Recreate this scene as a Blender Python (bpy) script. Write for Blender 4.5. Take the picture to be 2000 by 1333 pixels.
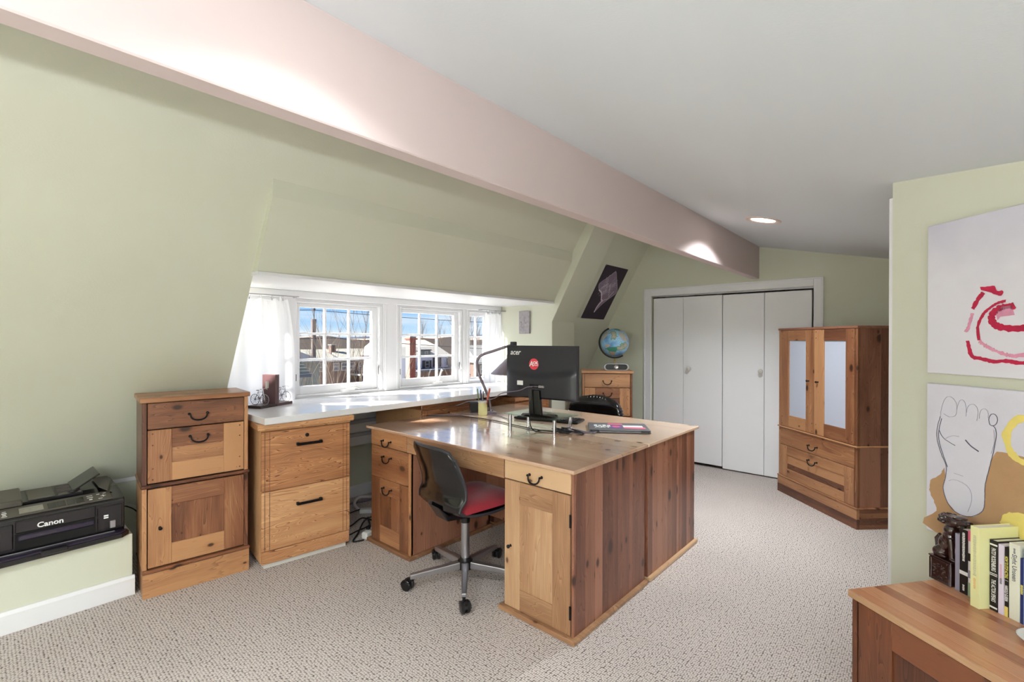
import bpy, bmesh, math, random
from mathutils import Matrix, Vector
random.seed(7)
S = bpy.context.scene
for o in list(bpy.data.objects): bpy.data.objects.remove(o)
COL = S.collection
PI = math.pi
def R(d): return math.radians(d)

# ------------------------------------------------------------------ camera
H = 1.31
YAW, PIT, ROL = 0.7263973, 0.0020965, 0.0025103
fw = Vector((math.cos(YAW)*math.cos(PIT), math.sin(YAW)*math.cos(PIT), -math.sin(PIT)))
rt = Vector((math.sin(YAW), -math.cos(YAW), 0)); up = rt.cross(fw)
r2 = rt*math.cos(ROL)+up*math.sin(ROL); u2 = -rt*math.sin(ROL)+up*math.cos(ROL)
cam = bpy.data.cameras.new('camera'); cam.sensor_width = 36; cam.lens = 926.6*36/2000
cam.clip_start = 0.02; cam.clip_end = 2000
co = bpy.data.objects.new('camera', cam); COL.objects.link(co)
co.matrix_world = Matrix(((r2.x, u2.x, -fw.x, 0), (r2.y, u2.y, -fw.y, 0), (r2.z, u2.z, -fw.z, H), (0, 0, 0, 1)))
S.camera = co

# ------------------------------------------------------------------ view, sky, sun
S.view_settings.view_transform = 'Standard'; S.view_settings.look = 'None'
S.view_settings.gamma = 1.0; S.view_settings.use_curve_mapping = False
S.view_settings.exposure = 0.68
W = bpy.data.worlds.new('sky'); S.world = W; W.use_nodes = True
nt = W.node_tree; nt.nodes.clear(); N = nt.nodes.new; L = nt.links.new
tc = N('ShaderNodeTexCoord'); sep = N('ShaderNodeSeparateXYZ'); L(tc.outputs['Generated'], sep.inputs[0])
ramp = N('ShaderNodeValToRGB'); cr = ramp.color_ramp
cr.elements[0].position = 0.0; cr.elements[0].color = (.66, .84, 1.0, 1)
cr.elements[1].position = 0.30; cr.elements[1].color = (.09, .30, .80, 1)
e = cr.elements.new(0.055); e.color = (.30, .58, .95, 1)
L(sep.outputs[2], ramp.inputs[0])
mp = N('ShaderNodeMapping'); mp.inputs['Scale'].default_value = (2.0, 2.0, 26); L(tc.outputs['Generated'], mp.inputs[0])
cn = N('ShaderNodeTexNoise'); cn.inputs['Scale'].default_value = 1.6; cn.inputs['Detail'].default_value = 7
L(mp.outputs[0], cn.inputs['Vector'])
cr2 = N('ShaderNodeValToRGB'); cr2.color_ramp.elements[0].position = .46; cr2.color_ramp.elements[1].position = .74
L(cn.outputs['Fac'], cr2.inputs[0])
mx = N('ShaderNodeMixRGB'); mx.inputs[2].default_value = (.86, .92, .98, 1)
L(cr2.outputs[0], mx.inputs[0]); L(ramp.outputs[0], mx.inputs[1])
bg = N('ShaderNodeBackground'); bg.inputs[1].default_value = 0.72; L(mx.outputs[0], bg.inputs[0])
wo = N('ShaderNodeOutputWorld'); L(bg.outputs[0], wo.inputs[0])
sun = bpy.data.lights.new('sun', 'SUN'); sun.energy = 19.0; sun.angle = R(4); sun.color = (1, .96, .9)
so = bpy.data.objects.new('sun', sun); COL.objects.link(so); so.location = (-6, 12, 20)
so.rotation_euler = Vector((-.75, .45, .62)).to_track_quat('Z', 'Y').to_euler()
LAMP_W = 9.0     # each recessed ceiling lamp

# ------------------------------------------------------------------ geometry helpers
class G:
    """Collects plain geometry for ONE mesh."""
    def __init__(s): s.v = []; s.f = []
    def add(s, vs, fs, m=None):
        n = len(s.v)
        s.v += [tuple(m @ Vector(v)) if m else tuple(v) for v in vs]
        s.f += [tuple(n+i for i in f) for f in fs]
        return s
    def box(s, x0, x1, y0, y1, z0, z1, m=None):
        v = [(x, y, z) for z in (z0, z1) for y in (y0, y1) for x in (x0, x1)]
        return s.add(v, [(0, 2, 3, 1), (4, 5, 7, 6), (0, 1, 5, 4), (2, 6, 7, 3), (0, 4, 6, 2), (1, 3, 7, 5)], m)
    def prism(s, poly, a, b, axis='x', m=None):
        """poly: 2-D points; axis x -> (y,z), y -> (x,z), z -> (x,y)"""
        def p(q, t): return {'x': (t, q[0], q[1]), 'y': (q[0], t, q[1]), 'z': (q[0], q[1], t)}[axis]
        n = len(poly)
        v = [p(q, a) for q in poly]+[p(q, b) for q in poly]
        f = [tuple(range(n)), tuple(range(2*n-1, n-1, -1))]+[(i, i+n, (i+1) % n+n, (i+1) % n) for i in range(n)]
        return s.add(v, f, m)
    def tube(s, pts, r, seg=8, caps=True, m=None):
        pts = [Vector(p) for p in pts]; n = len(pts); v = []; f = []
        rr = r if isinstance(r, (list, tuple)) else [r]*n
        t0 = (pts[1]-pts[0]).normalized()
        a = t0.orthogonal().normalized()
        for i, p in enumerate(pts):
            t = (pts[min(i+1, n-1)]-pts[max(i-1, 0)])
            t = t.normalized() if t.length > 1e-9 else t0
            a = a-t*a.dot(t)
            a = a.normalized() if a.length > 1e-6 else t.orthogonal().normalized()
            b = t.cross(a)
            v += [p+(a*math.cos(2*PI*k/seg)+b*math.sin(2*PI*k/seg))*rr[i] for k in range(seg)]
        for i in range(n-1):
            f += [(i*seg+k, i*seg+(k+1) % seg, (i+1)*seg+(k+1) % seg, (i+1)*seg+k) for k in range(seg)]
        if caps: f += [tuple(range(seg-1, -1, -1)), tuple((n-1)*seg+k for k in range(seg))]
        return s.add(v, f, m)
    def lathe(s, prof, seg=24, m=None):
        """prof: (r,z) list, spun about z"""
        v = []; f = []
        for r, z in prof: v += [(r*math.cos(2*PI*k/seg), r*math.sin(2*PI*k/seg), z) for k in range(seg)]
        for i in range(len(prof)-1):
            f += [(i*seg+k, i*seg+(k+1) % seg, (i+1)*seg+(k+1) % seg, (i+1)*seg+k) for k in range(seg)]
        if prof[0][0] > 1e-5: f.append(tuple(range(seg-1, -1, -1)))
        if prof[-1][0] > 1e-5: f.append(tuple((len(prof)-1)*seg+k for k in range(seg)))
        return s.add(v, f, m)
    def ell(s, c, r, seg=16, rings=10, e=1.0, m=None):
        """ellipsoid; e<1 squares it off"""
        def sp(x): return math.copysign(abs(x)**e, x)
        v = []; f = []
        for i in range(rings+1):
            a = -PI/2+PI*i/rings
            for k in range(seg):
                b = 2*PI*k/seg
                v.append((c[0]+r[0]*sp(math.cos(a))*sp(math.cos(b)), c[1]+r[1]*sp(math.cos(a))*sp(math.sin(b)), c[2]+r[2]*sp(math.sin(a))))
        for i in range(rings):
            f += [(i*seg+k, i*seg+(k+1) % seg, (i+1)*seg+(k+1) % seg, (i+1)*seg+k) for k in range(seg)]
        return s.add(v, f, m)
    def grid(s, fn, nu, nv, m=None):
        v = [fn(i/nu, j/nv) for j in range(nv+1) for i in range(nu+1)]
        f = [(j*(nu+1)+i, j*(nu+1)+i+1, (j+1)*(nu+1)+i+1, (j+1)*(nu+1)+i) for j in range(nv) for i in range(nu)]
        return s.add(v, f, m)
    def ring(s, x0, x1, z0, z1, wl, wr, wb, wt, y0, y1, m=None):
        """rectangular frame lying in the x-z plane"""
        s.box(x0, x0+wl, y0, y1, z0, z1, m); s.box(x1-wr, x1, y0, y1, z0, z1, m)
        s.box(x0+wl, x1-wr, y0, y1, z0, z0+wb, m); return s.box(x0+wl, x1-wr, y0, y1, z1-wt, z1, m)

def T(x=0, y=0, z=0, rx=0, ry=0, rz=0, s=1):
    return Matrix.Translation((x, y, z)) @ Matrix.Rotation(rz, 4, 'Z') @ Matrix.Rotation(ry, 4, 'Y') @ Matrix.Rotation(rx, 4, 'X') @ Matrix.Scale(s, 4)

def obj(name, g, mat, parent=None, smooth=False, bevel=0, seg=1, weld=False):
    me = bpy.data.meshes.new(name)
    me.from_pydata(g.v, [], g.f)
    bm = bmesh.new(); bm.from_mesh(me)
    if weld: bmesh.ops.remove_doubles(bm, verts=bm.verts, dist=1e-5)
    bmesh.ops.recalc_face_normals(bm, faces=bm.faces)
    if bevel:
        ed = [e for e in bm.edges if len(e.link_faces) == 2 and e.calc_face_angle(0) > .6]
        bmesh.ops.bevel(bm, geom=ed, offset=bevel, segments=seg, profile=.6, affect='EDGES', clamp_overlap=True)
    bm.to_mesh(me); bm.free()
    if smooth:
        for p in me.polygons: p.use_smooth = True
        try: me.set_sharp_from_angle(angle=R(smooth if smooth is not True else 40))
        except Exception: pass
    me.materials.append(M[mat] if isinstance(mat, str) else mat)
    o = bpy.data.objects.new(name, me); COL.objects.link(o)
    if parent: o.parent = parent
    return o
def tag(o, label, cat, group=None):
    o['label'] = label; o['category'] = cat
    if group: o['group'] = group
    return o
def struct(o, label=None):
    o['kind'] = 'structure'
    if label: o['label'] = label
    return o
def thing(name, label, cat, loc=(0, 0, 0), rz=0, group=None):
    o = bpy.data.objects.new(name, None); COL.objects.link(o); o.empty_display_size = .1
    o.location = loc; o.rotation_euler = (0, 0, rz)
    return tag(o, label, cat, group)
def box(name, x0, x1, y0, y1, z0, z1, mat, parent=None, bevel=.0015, m=None):
    return obj(name, G().box(x0, x1, y0, y1, z0, z1, m), mat, parent, bevel=bevel)
def text(name, body, size, mat, parent, m, sx=1.0, align='CENTER', extrude=.0002, shear=0, bold=0):
    cu = bpy.data.curves.new('t', 'FONT'); cu.body = body; cu.size = size; cu.extrude = extrude
    cu.align_x = align; cu.align_y = 'CENTER'; cu.shear = shear; cu.offset = bold; cu.resolution_u = 3
    t = bpy.data.objects.new('t', cu); COL.objects.link(t)
    dg = bpy.context.evaluated_depsgraph_get(); dg.update()
    me = bpy.data.meshes.new_from_object(t.evaluated_get(dg))
    bpy.data.objects.remove(t)
    me.transform(m @ Matrix.Diagonal((sx, 1, 1, 1))); me.name = name
    me.materials.clear(); me.materials.append(M[mat])
    o = bpy.data.objects.new(name, me); COL.objects.link(o); o.parent = parent
    return o

# ------------------------------------------------------------------ materials
M = {}
def srgb(r, g, b):
    def c(x):
        x /= 255
        return x/12.92 if x <= .04045 else ((x+.055)/1.055)**2.4
    return (c(r), c(g), c(b), 1)
def ex(r, g, b, k=1.0):  # k darkens outdoor colours against the strong sun, less on shaded faces
    c = srgb(r, g, b); return (c[0]*k, c[1]*k, c[2]*k, 1)
def new_mat(name):
    m = bpy.data.materials.new(name); m.use_nodes = True; M[name] = m
    t = m.node_tree; b = t.nodes['Principled BSDF']
    return m, t, b
def plain(name, col, rough=.5, metal=0, vary=0, vscale=8, bump=0, bscale=60, coat=0, emit=None, spec=.5, sheen=0):
    m, t, b = new_mat(name)
    b.inputs['Base Color'].default_value = col; b.inputs['Roughness'].default_value = rough
    b.inputs['Metallic'].default_value = metal; b.inputs['Coat Weight'].default_value = coat
    b.inputs['Specular IOR Level'].default_value = spec
    b.inputs['Sheen Weight'].default_value = sheen
    if emit:
        b.inputs['Emission Color'].default_value = emit[0]; b.inputs['Emission Strength'].default_value = emit[1]
    tcn = t.nodes.new('ShaderNodeTexCoord')
    if vary:
        n = t.nodes.new('ShaderNodeTexNoise'); n.inputs['Scale'].default_value = vscale; n.inputs['Detail'].default_value = 5
        t.links.new(tcn.outputs['Object'], n.inputs['Vector'])
        mr = t.nodes.new('ShaderNodeMapRange'); mr.inputs[3].default_value = 1-vary; mr.inputs[4].default_value = 1+vary
        t.links.new(n.outputs['Fac'], mr.inputs[0])
        mu = t.nodes.new('ShaderNodeMixRGB'); mu.blend_type = 'MULTIPLY'; mu.inputs[0].default_value = 1
        mu.inputs[1].default_value = col; t.links.new(mr.outputs[0], mu.inputs[2])
        t.links.new(mu.outputs[0], b.inputs['Base Color'])
    if bump:
        n = t.nodes.new('ShaderNodeTexNoise'); n.inputs['Scale'].default_value = bscale; n.inputs['Detail'].default_value = 3
        t.links.new(tcn.outputs['Object'], n.inputs['Vector'])
        bn = t.nodes.new('ShaderNodeBump'); bn.inputs['Strength'].default_value = bump; bn.inputs['Distance'].default_value = .004
        t.links.new(n.outputs['Fac'], bn.inputs['Height']); t.links.new(bn.outputs[0], b.inputs['Normal'])
    return m

def wood(name, axis, dark, mid, light, rough=.38, knots=.56, contrast=1.2, lam=0, rings=1.0, coat=.15, objvar=.55, bw=.36, bf=2.2, crough=.25):
    """stained timber: long grain along `axis`, growth rings, knots; every piece is cut from another spot of the log"""
    m, t, b = new_mat(name); n = t.nodes.new; l = t.links.new
    def math_(op, a=None, bb=None, c=None):
        q = n('ShaderNodeMath'); q.operation = op
        for i, s in enumerate((a, bb, c)):
            if s is None: continue
            if isinstance(s, (int, float)): q.inputs[i].default_value = s
            else: l(s, q.inputs[i])
        return q.outputs[0]
    tcn = n('ShaderNodeTexCoord'); oi = n('ShaderNodeObjectInfo')
    sp = n('ShaderNodeSeparateXYZ'); l(tcn.outputs['Object'], sp.inputs[0])
    X, Y, Z = sp.outputs
    if axis == 'x': V, U = X, math_('ADD', Y, Z)
    elif axis == 'y': V, U = Y, math_('ADD', X, Z)
    else: V, U = Z, math_('ADD', X, Y)
    rnd = oi.outputs['Random']
    Vo = math_('ADD', V, math_('MULTIPLY', rnd, 37.3)); Uo = math_('ADD', U, math_('MULTIPLY', rnd, 11.7))
    def vec(su, sv, w=0.0):
        c = n('ShaderNodeCombineXYZ'); l(math_('MULTIPLY', Uo, su), c.inputs[0]); l(math_('MULTIPLY', Vo, sv), c.inputs[1])
        c.inputs[2].default_value = w
        return c.outputs[0]
    # knots
    vo = n('ShaderNodeTexVoronoi'); vo.voronoi_dimensions = '2D'; vo.inputs['Scale'].default_value = 1
    l(vec(8.5, 5.0), vo.inputs['Vector'])
    wn = n('ShaderNodeTexWhiteNoise'); wn.noise_dimensions = '2D'; l(vo.outputs['Position'], wn.inputs['Vector'])
    size = math_('MULTIPLY', math_('MAXIMUM', math_('SUBTRACT', wn.outputs['Value'], knots), 0.0), .36)
    kd = math_('DIVIDE', vo.outputs['Distance'], math_('ADD', size, .0001))
    knot = n('ShaderNodeMapRange'); knot.inputs[1].default_value = .55; knot.inputs[2].default_value = 1.15
    knot.inputs[3].default_value = 1; knot.inputs[4].default_value = 0; l(kd, knot.inputs[0])
    halo = n('ShaderNodeMapRange'); halo.inputs[1].default_value = .8; halo.inputs[2].default_value = 2.6
    halo.inputs[3].default_value = 1; halo.inputs[4].default_value = 0; l(kd, halo.inputs[0])
    # rings bent round the knots
    ng = n('ShaderNodeTexNoise'); ng.inputs['Scale'].default_value = 1; ng.inputs['Detail'].default_value = 3
    ng.inputs['Distortion'].default_value = .6; l(vec(7*rings, .9), ng.inputs['Vector'])
    fld = math_('ADD', math_('MULTIPLY', ng.outputs['Fac'], 6.0), math_('MULTIPLY', halo.outputs[0], .55))
    fld = math_('ADD', fld, math_('MULTIPLY', Uo, 9*rings))
    band = math_('FRACT', math_('MULTIPLY', fld, bf))
    bandr = n('ShaderNodeValToRGB'); be = bandr.color_ramp
    be.elements[0].position = 0; be.elements[0].color = (.15, .15, .15, 1)
    be.elements[1].position = 1; be.elements[1].color = (.95, .95, .95, 1)
    q = be.elements.new(.12); q.color = (.75, .75, .75, 1)
    q = be.elements.new(.7); q.color = (.6, .6, .6, 1)
    l(band, bandr.inputs[0])
    fg = n('ShaderNodeTexNoise'); fg.inputs['Scale'].default_value = 1; fg.inputs['Detail'].default_value = 4
    l(vec(160, 5.0, 3), fg.inputs['Vector'])
    bl = n('ShaderNodeTexNoise'); bl.inputs['Scale'].default_value = 1; bl.inputs['Detail'].default_value = 3
    l(vec(11, 1.3, 9), bl.inputs['Vector'])
    val = math_('ADD', math_('MULTIPLY', bandr.outputs[0], bw*contrast), math_('MULTIPLY', fg.outputs['Fac'], .30*contrast))
    val = math_('ADD', val, math_('MULTIPLY', bl.outputs['Fac'], .75*contrast))
    val = math_('ADD', val, .5-(.70+(bw-.36)*.55)*contrast)
    r1 = n('ShaderNodeTexWhiteNoise'); r1.noise_dimensions = '1D'; l(rnd, r1.inputs['W'])
    val = math_('ADD', val, math_('MULTIPLY', math_('SUBTRACT', r1.outputs['Value'], .5), objvar*1.6))
    if lam:
        fl = math_('FLOOR', math_('DIVIDE', U, lam))
        off = math_('FLOOR', math_('ADD', math_('DIVIDE', V, 1.1), math_('MULTIPLY', fl, .37)))
        w2 = n('ShaderNodeTexWhiteNoise'); w2.noise_dimensions = '2D'
        c = n('ShaderNodeCombineXYZ'); l(fl, c.inputs[0]); l(off, c.inputs[1]); l(c.outputs[0], w2.inputs['Vector'])
        val = math_('ADD', val, math_('MULTIPLY', math_('SUBTRACT', w2.outputs['Value'], .5), .34))
    rp = n('ShaderNodeValToRGB'); rr = rp.color_ramp
    rr.elements[0].position = .12; rr.elements[0].color = dark
    rr.elements[1].position = .9; rr.elements[1].color = light
    q = rr.elements.new(.5); q.color = mid
    l(val, rp.inputs[0])
    mh = n('ShaderNodeMixRGB'); mh.blend_type = 'MULTIPLY'; mh.inputs[2].default_value = (.80, .66, .52, 1)
    l(math_('MULTIPLY', halo.outputs[0], .55), mh.inputs[0]); l(rp.outputs[0], mh.inputs[1])
    mk = n('ShaderNodeMixRGB'); mk.inputs[2].default_value = (dark[0]*.25, dark[1]*.18, dark[2]*.15, 1)
    l(math_('MULTIPLY', knot.outputs[0], .92), mk.inputs[0]); l(mh.outputs[0], mk.inputs[1])
    l(mk.outputs[0], b.inputs['Base Color'])
    b.inputs['Roughness'].default_value = rough; b.inputs['Coat Weight'].default_value = coat
    b.inputs['Coat Roughness'].default_value = crough
    bn = n('ShaderNodeBump'); bn.inputs['Strength'].default_value = .12; bn.inputs['Distance'].default_value = .001
    l(val, bn.inputs['Height']); l(bn.outputs[0], b.inputs['Normal'])
    return m

pine = (srgb(82, 44, 29), srgb(138, 88, 58), srgb(186, 136, 94))
for ax in 'xyz': wood('pine_'+ax, ax, *pine)
shaded_pine = (srgb(92, 52, 40), srgb(132, 84, 64), srgb(168, 116, 92))  # same pine, darker and redder for the faces in shade
for ax in 'xyz': wood('stave_'+ax, ax, *shaded_pine, objvar=.46, knots=.46)
blond = (srgb(134, 93, 64), srgb(176, 135, 100), srgb(204, 167, 130))  # same pine, lightened for the well-lit desk fronts
for ax in 'xyz': wood('blond_'+ax, ax, *blond)
wood('top_y', 'y', srgb(166, 124, 98), srgb(204, 166, 138), srgb(224, 194, 168), rough=.16, lam=.082, knots=.70, contrast=.7, coat=.9, crough=.12)
oak = (srgb(112, 64, 40), srgb(182, 126, 84), srgb(214, 166, 120))
for ax in 'xyz': wood('oak_'+ax, ax, *oak, knots=2, contrast=1.25, rings=1.2, bw=.75, bf=3.4)
cherry = (srgb(40, 18, 10), srgb(76, 38, 21), srgb(122, 70, 42))
for ax in 'xyz': wood('cherry_'+ax, ax, *cherry, rough=.3, objvar=.4, knots=.72)
walnut = (srgb(40, 24, 27), srgb(66, 42, 44), srgb(92, 64, 66))
wood('walnut_z', 'z', *walnut, knots=2); wood('walnut_x', 'x', *walnut, knots=2)

plain('paint_sage', srgb(218, 219, 201), .75, vary=.015, vscale=2, bump=.10, bscale=120)
plain('paint_ceiling', srgb(224, 229, 234), .8, vary=.01, vscale=2, bump=.08, bscale=120)
plain('paint_beam', srgb(208, 191, 189), .6, vary=.01, bump=.05, bscale=90)
plain('paint_trim', srgb(240, 240, 243), .38)
plain('paint_door', srgb(244, 244, 247), .42, bump=.03, bscale=70)
plain('laminate', srgb(236, 236, 238), .22, coat=.2)
plain('black_metal', srgb(34, 30, 32), .38, .7)
plain('black_plastic', srgb(20, 18, 22), .32)
plain('black_gloss', srgb(10, 9, 12), .16, coat=.15)
plain('charcoal', srgb(48, 47, 52), .45)
plain('leather', srgb(16, 13, 15), .22, bump=.25, bscale=55)
plain('chrome', srgb(205, 205, 210), .18, 1.0)
plain('steel', srgb(176, 174, 180), .34, .85)
plain('brass', srgb(170, 140, 84), .35, .9)
plain('dark_gap', srgb(12, 10, 10), .9)
plain('white_plastic', srgb(230, 230, 228), .4)
plain('cord_white', srgb(225, 222, 226), .5)
plain('cord_black', srgb(22, 20, 24), .5)
plain('cord_grey', srgb(120, 112, 126), .5)
plain('paper', srgb(236, 232, 220), .8)
plain('sill_grey', srgb(170, 172, 182), .5)
plain('ink_white', srgb(240, 240, 240), .6)
plain('ink_black', srgb(24, 20, 22), .6)
plain('canvas_white', srgb(226, 224, 236), .85, vary=.05, vscale=9, bump=.15, bscale=240)
plain('canvas_grey', srgb(206, 203, 218), .85, vary=.12, vscale=5, bump=.15, bscale=240)
m, t, b = new_mat('canvas_wash'); n = t.nodes.new; l = t.links.new      # thin grey-lilac wash brushed over the upper half
tcn = n('ShaderNodeTexCoord'); sp = n('ShaderNodeSeparateXYZ'); l(tcn.outputs['Object'], sp.inputs[0])
nz = n('ShaderNodeTexNoise'); nz.inputs['Scale'].default_value = 7; nz.inputs['Detail'].default_value = 6; l(tcn.outputs['Object'], nz.inputs['Vector'])
ad = n('ShaderNodeMath'); ad.operation = 'MULTIPLY_ADD'; l(nz.outputs['Fac'], ad.inputs[0]); ad.inputs[1].default_value = .35; l(sp.outputs[2], ad.inputs[2])
cr = n('ShaderNodeValToRGB'); cr.color_ramp.elements[0].position = .58; cr.color_ramp.elements[0].color = srgb(232, 230, 238); cr.color_ramp.elements[1].position = .80; cr.color_ramp.elements[1].color = srgb(204, 202, 218)
mrn = n('ShaderNodeMapRange'); mrn.inputs[1].default_value = .8; mrn.inputs[2].default_value = 2.3; l(ad.outputs[0], mrn.inputs[0]); l(mrn.outputs[0], cr.inputs[0])
l(cr.outputs[0], b.inputs['Base Color']); b.inputs['Roughness'].default_value = .85
plain('acrylic_red', srgb(186, 22, 66), .6, vary=.3, vscale=40, bump=.4, bscale=90)
plain('acrylic_pink', srgb(222, 150, 178), .7, vary=.25, vscale=50)
plain('acrylic_tan', srgb(184, 146, 106), .75, vary=.14, vscale=14, bump=.3, bscale=80)
plain('acrylic_yellow', srgb(240, 220, 124), .7, vary=.14, vscale=18)
plain('graphite', srgb(92, 92, 112), .7)
plain('graphite_pale', srgb(168, 168, 184), .8)
plain('sticker_red', srgb(222, 60, 74), .5)
plain('sticker_pink', srgb(232, 110, 140), .5)
plain('sticker_purple', srgb(120, 92, 160), .5)
plain('laptop_grey', srgb(118, 118, 124), .4, .15, bump=.1, bscale=400)
plain('monitor_shell', srgb(38, 38, 46), .34, bump=.05, bscale=300)
plain('lcd', srgb(150, 146, 134), .3, vary=.3, vscale=60)
plain('printer_body', srgb(22, 19, 24), .25, coat=.2)
plain('printer_grey', srgb(78, 72, 64), .42)
plain('printer_tray', srgb(44, 36, 56), .3)
plain('cushion_red', srgb(150, 18, 36), .85, vary=.12, vscale=18, bump=.3, bscale=120, sheen=.3)
plain('cup_cream', srgb(236, 228, 168), .5, vary=.12, vscale=30)
plain('pen_blue', srgb(40, 46, 92), .4); plain('pen_orange', srgb(214, 104, 78), .45); plain('pen_green', srgb(120, 142, 96), .45)
plain('lamp_metal', srgb(128, 118, 128), .3, .7)
plain('poster_dark', srgb(44, 26, 48), .6)
plain('poster_line', srgb(232, 220, 234), .6)
plain('poster_mid', srgb(140, 122, 144), .6, vary=.55, vscale=75)
plain('plaque_stone', srgb(166, 160, 164), .8, vary=.4, vscale=38, bump=.5, bscale=60)
plain('statue_wood', srgb(46, 22, 18), .2, vary=.25, vscale=20, coat=.5)
plain('plaster', srgb(212, 208, 202), .7)
plain('brick', ex(150, 72, 58, 0.62), .85, vary=.2, vscale=3)
plain('mortar', ex(190, 170, 156, 0.35), .9)
plain('roof_cream', ex(178, 170, 158, 0.85), .9, vary=.12, vscale=1.4, bump=.4, bscale=4)
plain('roof_grey', ex(112, 114, 126, 0.4), .9, vary=.14, vscale=2, bump=.4, bscale=6)
plain('roof_pale', ex(170, 166, 152, 0.5), .9, vary=.1, vscale=1.2)
plain('siding_white', ex(176, 176, 190, 1.0), .7, vary=.04)
plain('siding_brown', ex(112, 88, 78, 0.6), .8, vary=.15, vscale=1)
plain('siding_grey', ex(130, 132, 128, 0.6), .8, vary=.12, vscale=1)
plain('house_trim', ex(192, 190, 186, 0.45), .6)
plain('house_glass', srgb(46, 48, 58), .15)
plain('shutter', ex(66, 48, 46, 0.8), .7)
plain('bark', ex(108, 92, 80, 0.55), .9, vary=.2, vscale=6)
plain('twig', ex(128, 110, 96, 0.55), .9)
plain('pole_wood', ex(122, 108, 104, 0.6), .85, vary=.15, vscale=3)
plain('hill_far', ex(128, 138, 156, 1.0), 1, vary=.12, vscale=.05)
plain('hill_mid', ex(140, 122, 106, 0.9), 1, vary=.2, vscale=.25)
plain('pale_ground', ex(196, 192, 180, 1.0), 1, vary=.25, vscale=.4)  # ground paled to bounce sunlight onto house walls and through the windows
plain('conifer', ex(52, 74, 62, 0.6), .9, vary=.3, vscale=4)
plain('leaf_brown', ex(158, 128, 98, 0.5), .95, vary=.2, vscale=3)
plain('lamp_glow', (1, 1, 1, 1), .4, emit=((1, .93, .82, 1), 9.0))
plain('lamp_trim', srgb(216, 196, 188), .4)
for nm, c in dict(book_grey=(150, 148, 168), book_black=(22, 18, 20), book_white=(232, 228, 236), book_yellow=(240, 238, 178), book_lilac=(226, 216, 236), book_cream=(238, 240, 224), book_navy=(36, 50, 110), book_sky=(160, 186, 222), book_green=(152, 176, 148), book_pink=(222, 110, 140), book_gold=(236, 214, 120), book_teal=(110, 150, 160)).items():
    plain(nm, srgb(*c), .45)
plain('ink_yellow', srgb(236, 226, 110), .6); plain('ink_grey', srgb(120, 120, 124), .6); plain('ink_pale', srgb(206, 206, 170), .6)
plain('ink_tan', srgb(232, 196, 130), .6); plain('ink_rose', srgb(226, 176, 196), .6)

def glass_mat(name, tint, rough=0.0, mixw=.08):
    m, t, b = new_mat(name); t.nodes.remove(b); n = t.nodes.new; l = t.links.new
    tr = n('ShaderNodeBsdfTransparent'); tr.inputs[0].default_value = tint
    gl = n('ShaderNodeBsdfGlossy'); gl.inputs['Roughness'].default_value = rough
    fc = n('ShaderNodeLayerWeight'); pw = n('ShaderNodeMath'); pw.operation = 'POWER'; l(fc.outputs['Facing'], pw.inputs[0]); pw.inputs[1].default_value = 5
    lw = n('ShaderNodeMath'); lw.operation = 'MULTIPLY_ADD'; l(pw.outputs[0], lw.inputs[0]); lw.inputs[1].default_value = .9; lw.inputs[2].default_value = .03
    mi = n('ShaderNodeMixShader'); l(lw.outputs[0], mi.inputs[0]); l(tr.outputs[0], mi.inputs[1]); l(gl.outputs[0], mi.inputs[2])
    l(mi.outputs[0], t.nodes['Material Output'].inputs[0]); return m
glass_mat('pane_glass', (.97, .98, .98, 1)); glass_mat('shelf_glass', (.80, .92, .90, 1))
m, t, b = new_mat('frosted_glass')
b.inputs['Base Color'].default_value = srgb(214, 220, 236); b.inputs['Roughness'].default_value = .22
b.inputs['Transmission Weight'].default_value = .25; b.inputs['IOR'].default_value = 1.45
m, t, b = new_mat('curtain'); t.nodes.remove(b); n = t.nodes.new; l = t.links.new
df = n('ShaderNodeBsdfDiffuse'); df.inputs[0].default_value = (.90, .90, .92, 1)
tl = n('ShaderNodeBsdfTranslucent'); tl.inputs[0].default_value = (.90, .90, .92, 1)
mi = n('ShaderNodeMixShader'); mi.inputs[0].default_value = .45
l(df.outputs[0], mi.inputs[1]); l(tl.outputs[0], mi.inputs[2]); l(mi.outputs[0], t.nodes['Material Output'].inputs[0])

# looped carpet: rows run along Y
m, t, b = new_mat('carpet'); n = t.nodes.new; l = t.links.new
tcn = n('ShaderNodeTexCoord'); mpn = n('ShaderNodeMapping'); mpn.inputs['Scale'].default_value = (92, 122, 1)
l(tcn.outputs['Object'], mpn.inputs[0])
vo = n('ShaderNodeTexVoronoi'); vo.voronoi_dimensions = '2D'; vo.inputs['Scale'].default_value = 1; vo.inputs['Randomness'].default_value = .45
l(mpn.outputs[0], vo.inputs['Vector'])
cr = n('ShaderNodeValToRGB'); c = cr.color_ramp
c.elements[0].position = .18; c.elements[0].color = srgb(216, 207, 201)
c.elements[1].position = .74; c.elements[1].color = srgb(74, 62, 58)
q = c.elements.new(.48); q.color = srgb(184, 174, 168)
l(vo.outputs['Distance'], cr.inputs[0])
nz = n('ShaderNodeTexNoise'); nz.inputs['Scale'].default_value = 1.6; nz.inputs['Detail'].default_value = 6; l(tcn.outputs['Object'], nz.inputs['Vector'])
mr = n('ShaderNodeMapRange'); mr.inputs[3].default_value = .92; mr.inputs[4].default_value = 1.16; l(nz.outputs['Fac'], mr.inputs[0])
mu = n('ShaderNodeMixRGB'); mu.blend_type = 'MULTIPLY'; mu.inputs[0].default_value = 1; l(cr.outputs[0], mu.inputs[1]); l(mr.outputs[0], mu.inputs[2])
l(mu.outputs[0], b.inputs['Base Color']); b.inputs['Roughness'].default_value = .95; b.inputs['Specular IOR Level'].default_value = .1
bn = n('ShaderNodeBump'); bn.invert = True; bn.inputs['Strength'].default_value = .6; bn.inputs['Distance'].default_value = .004
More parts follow.
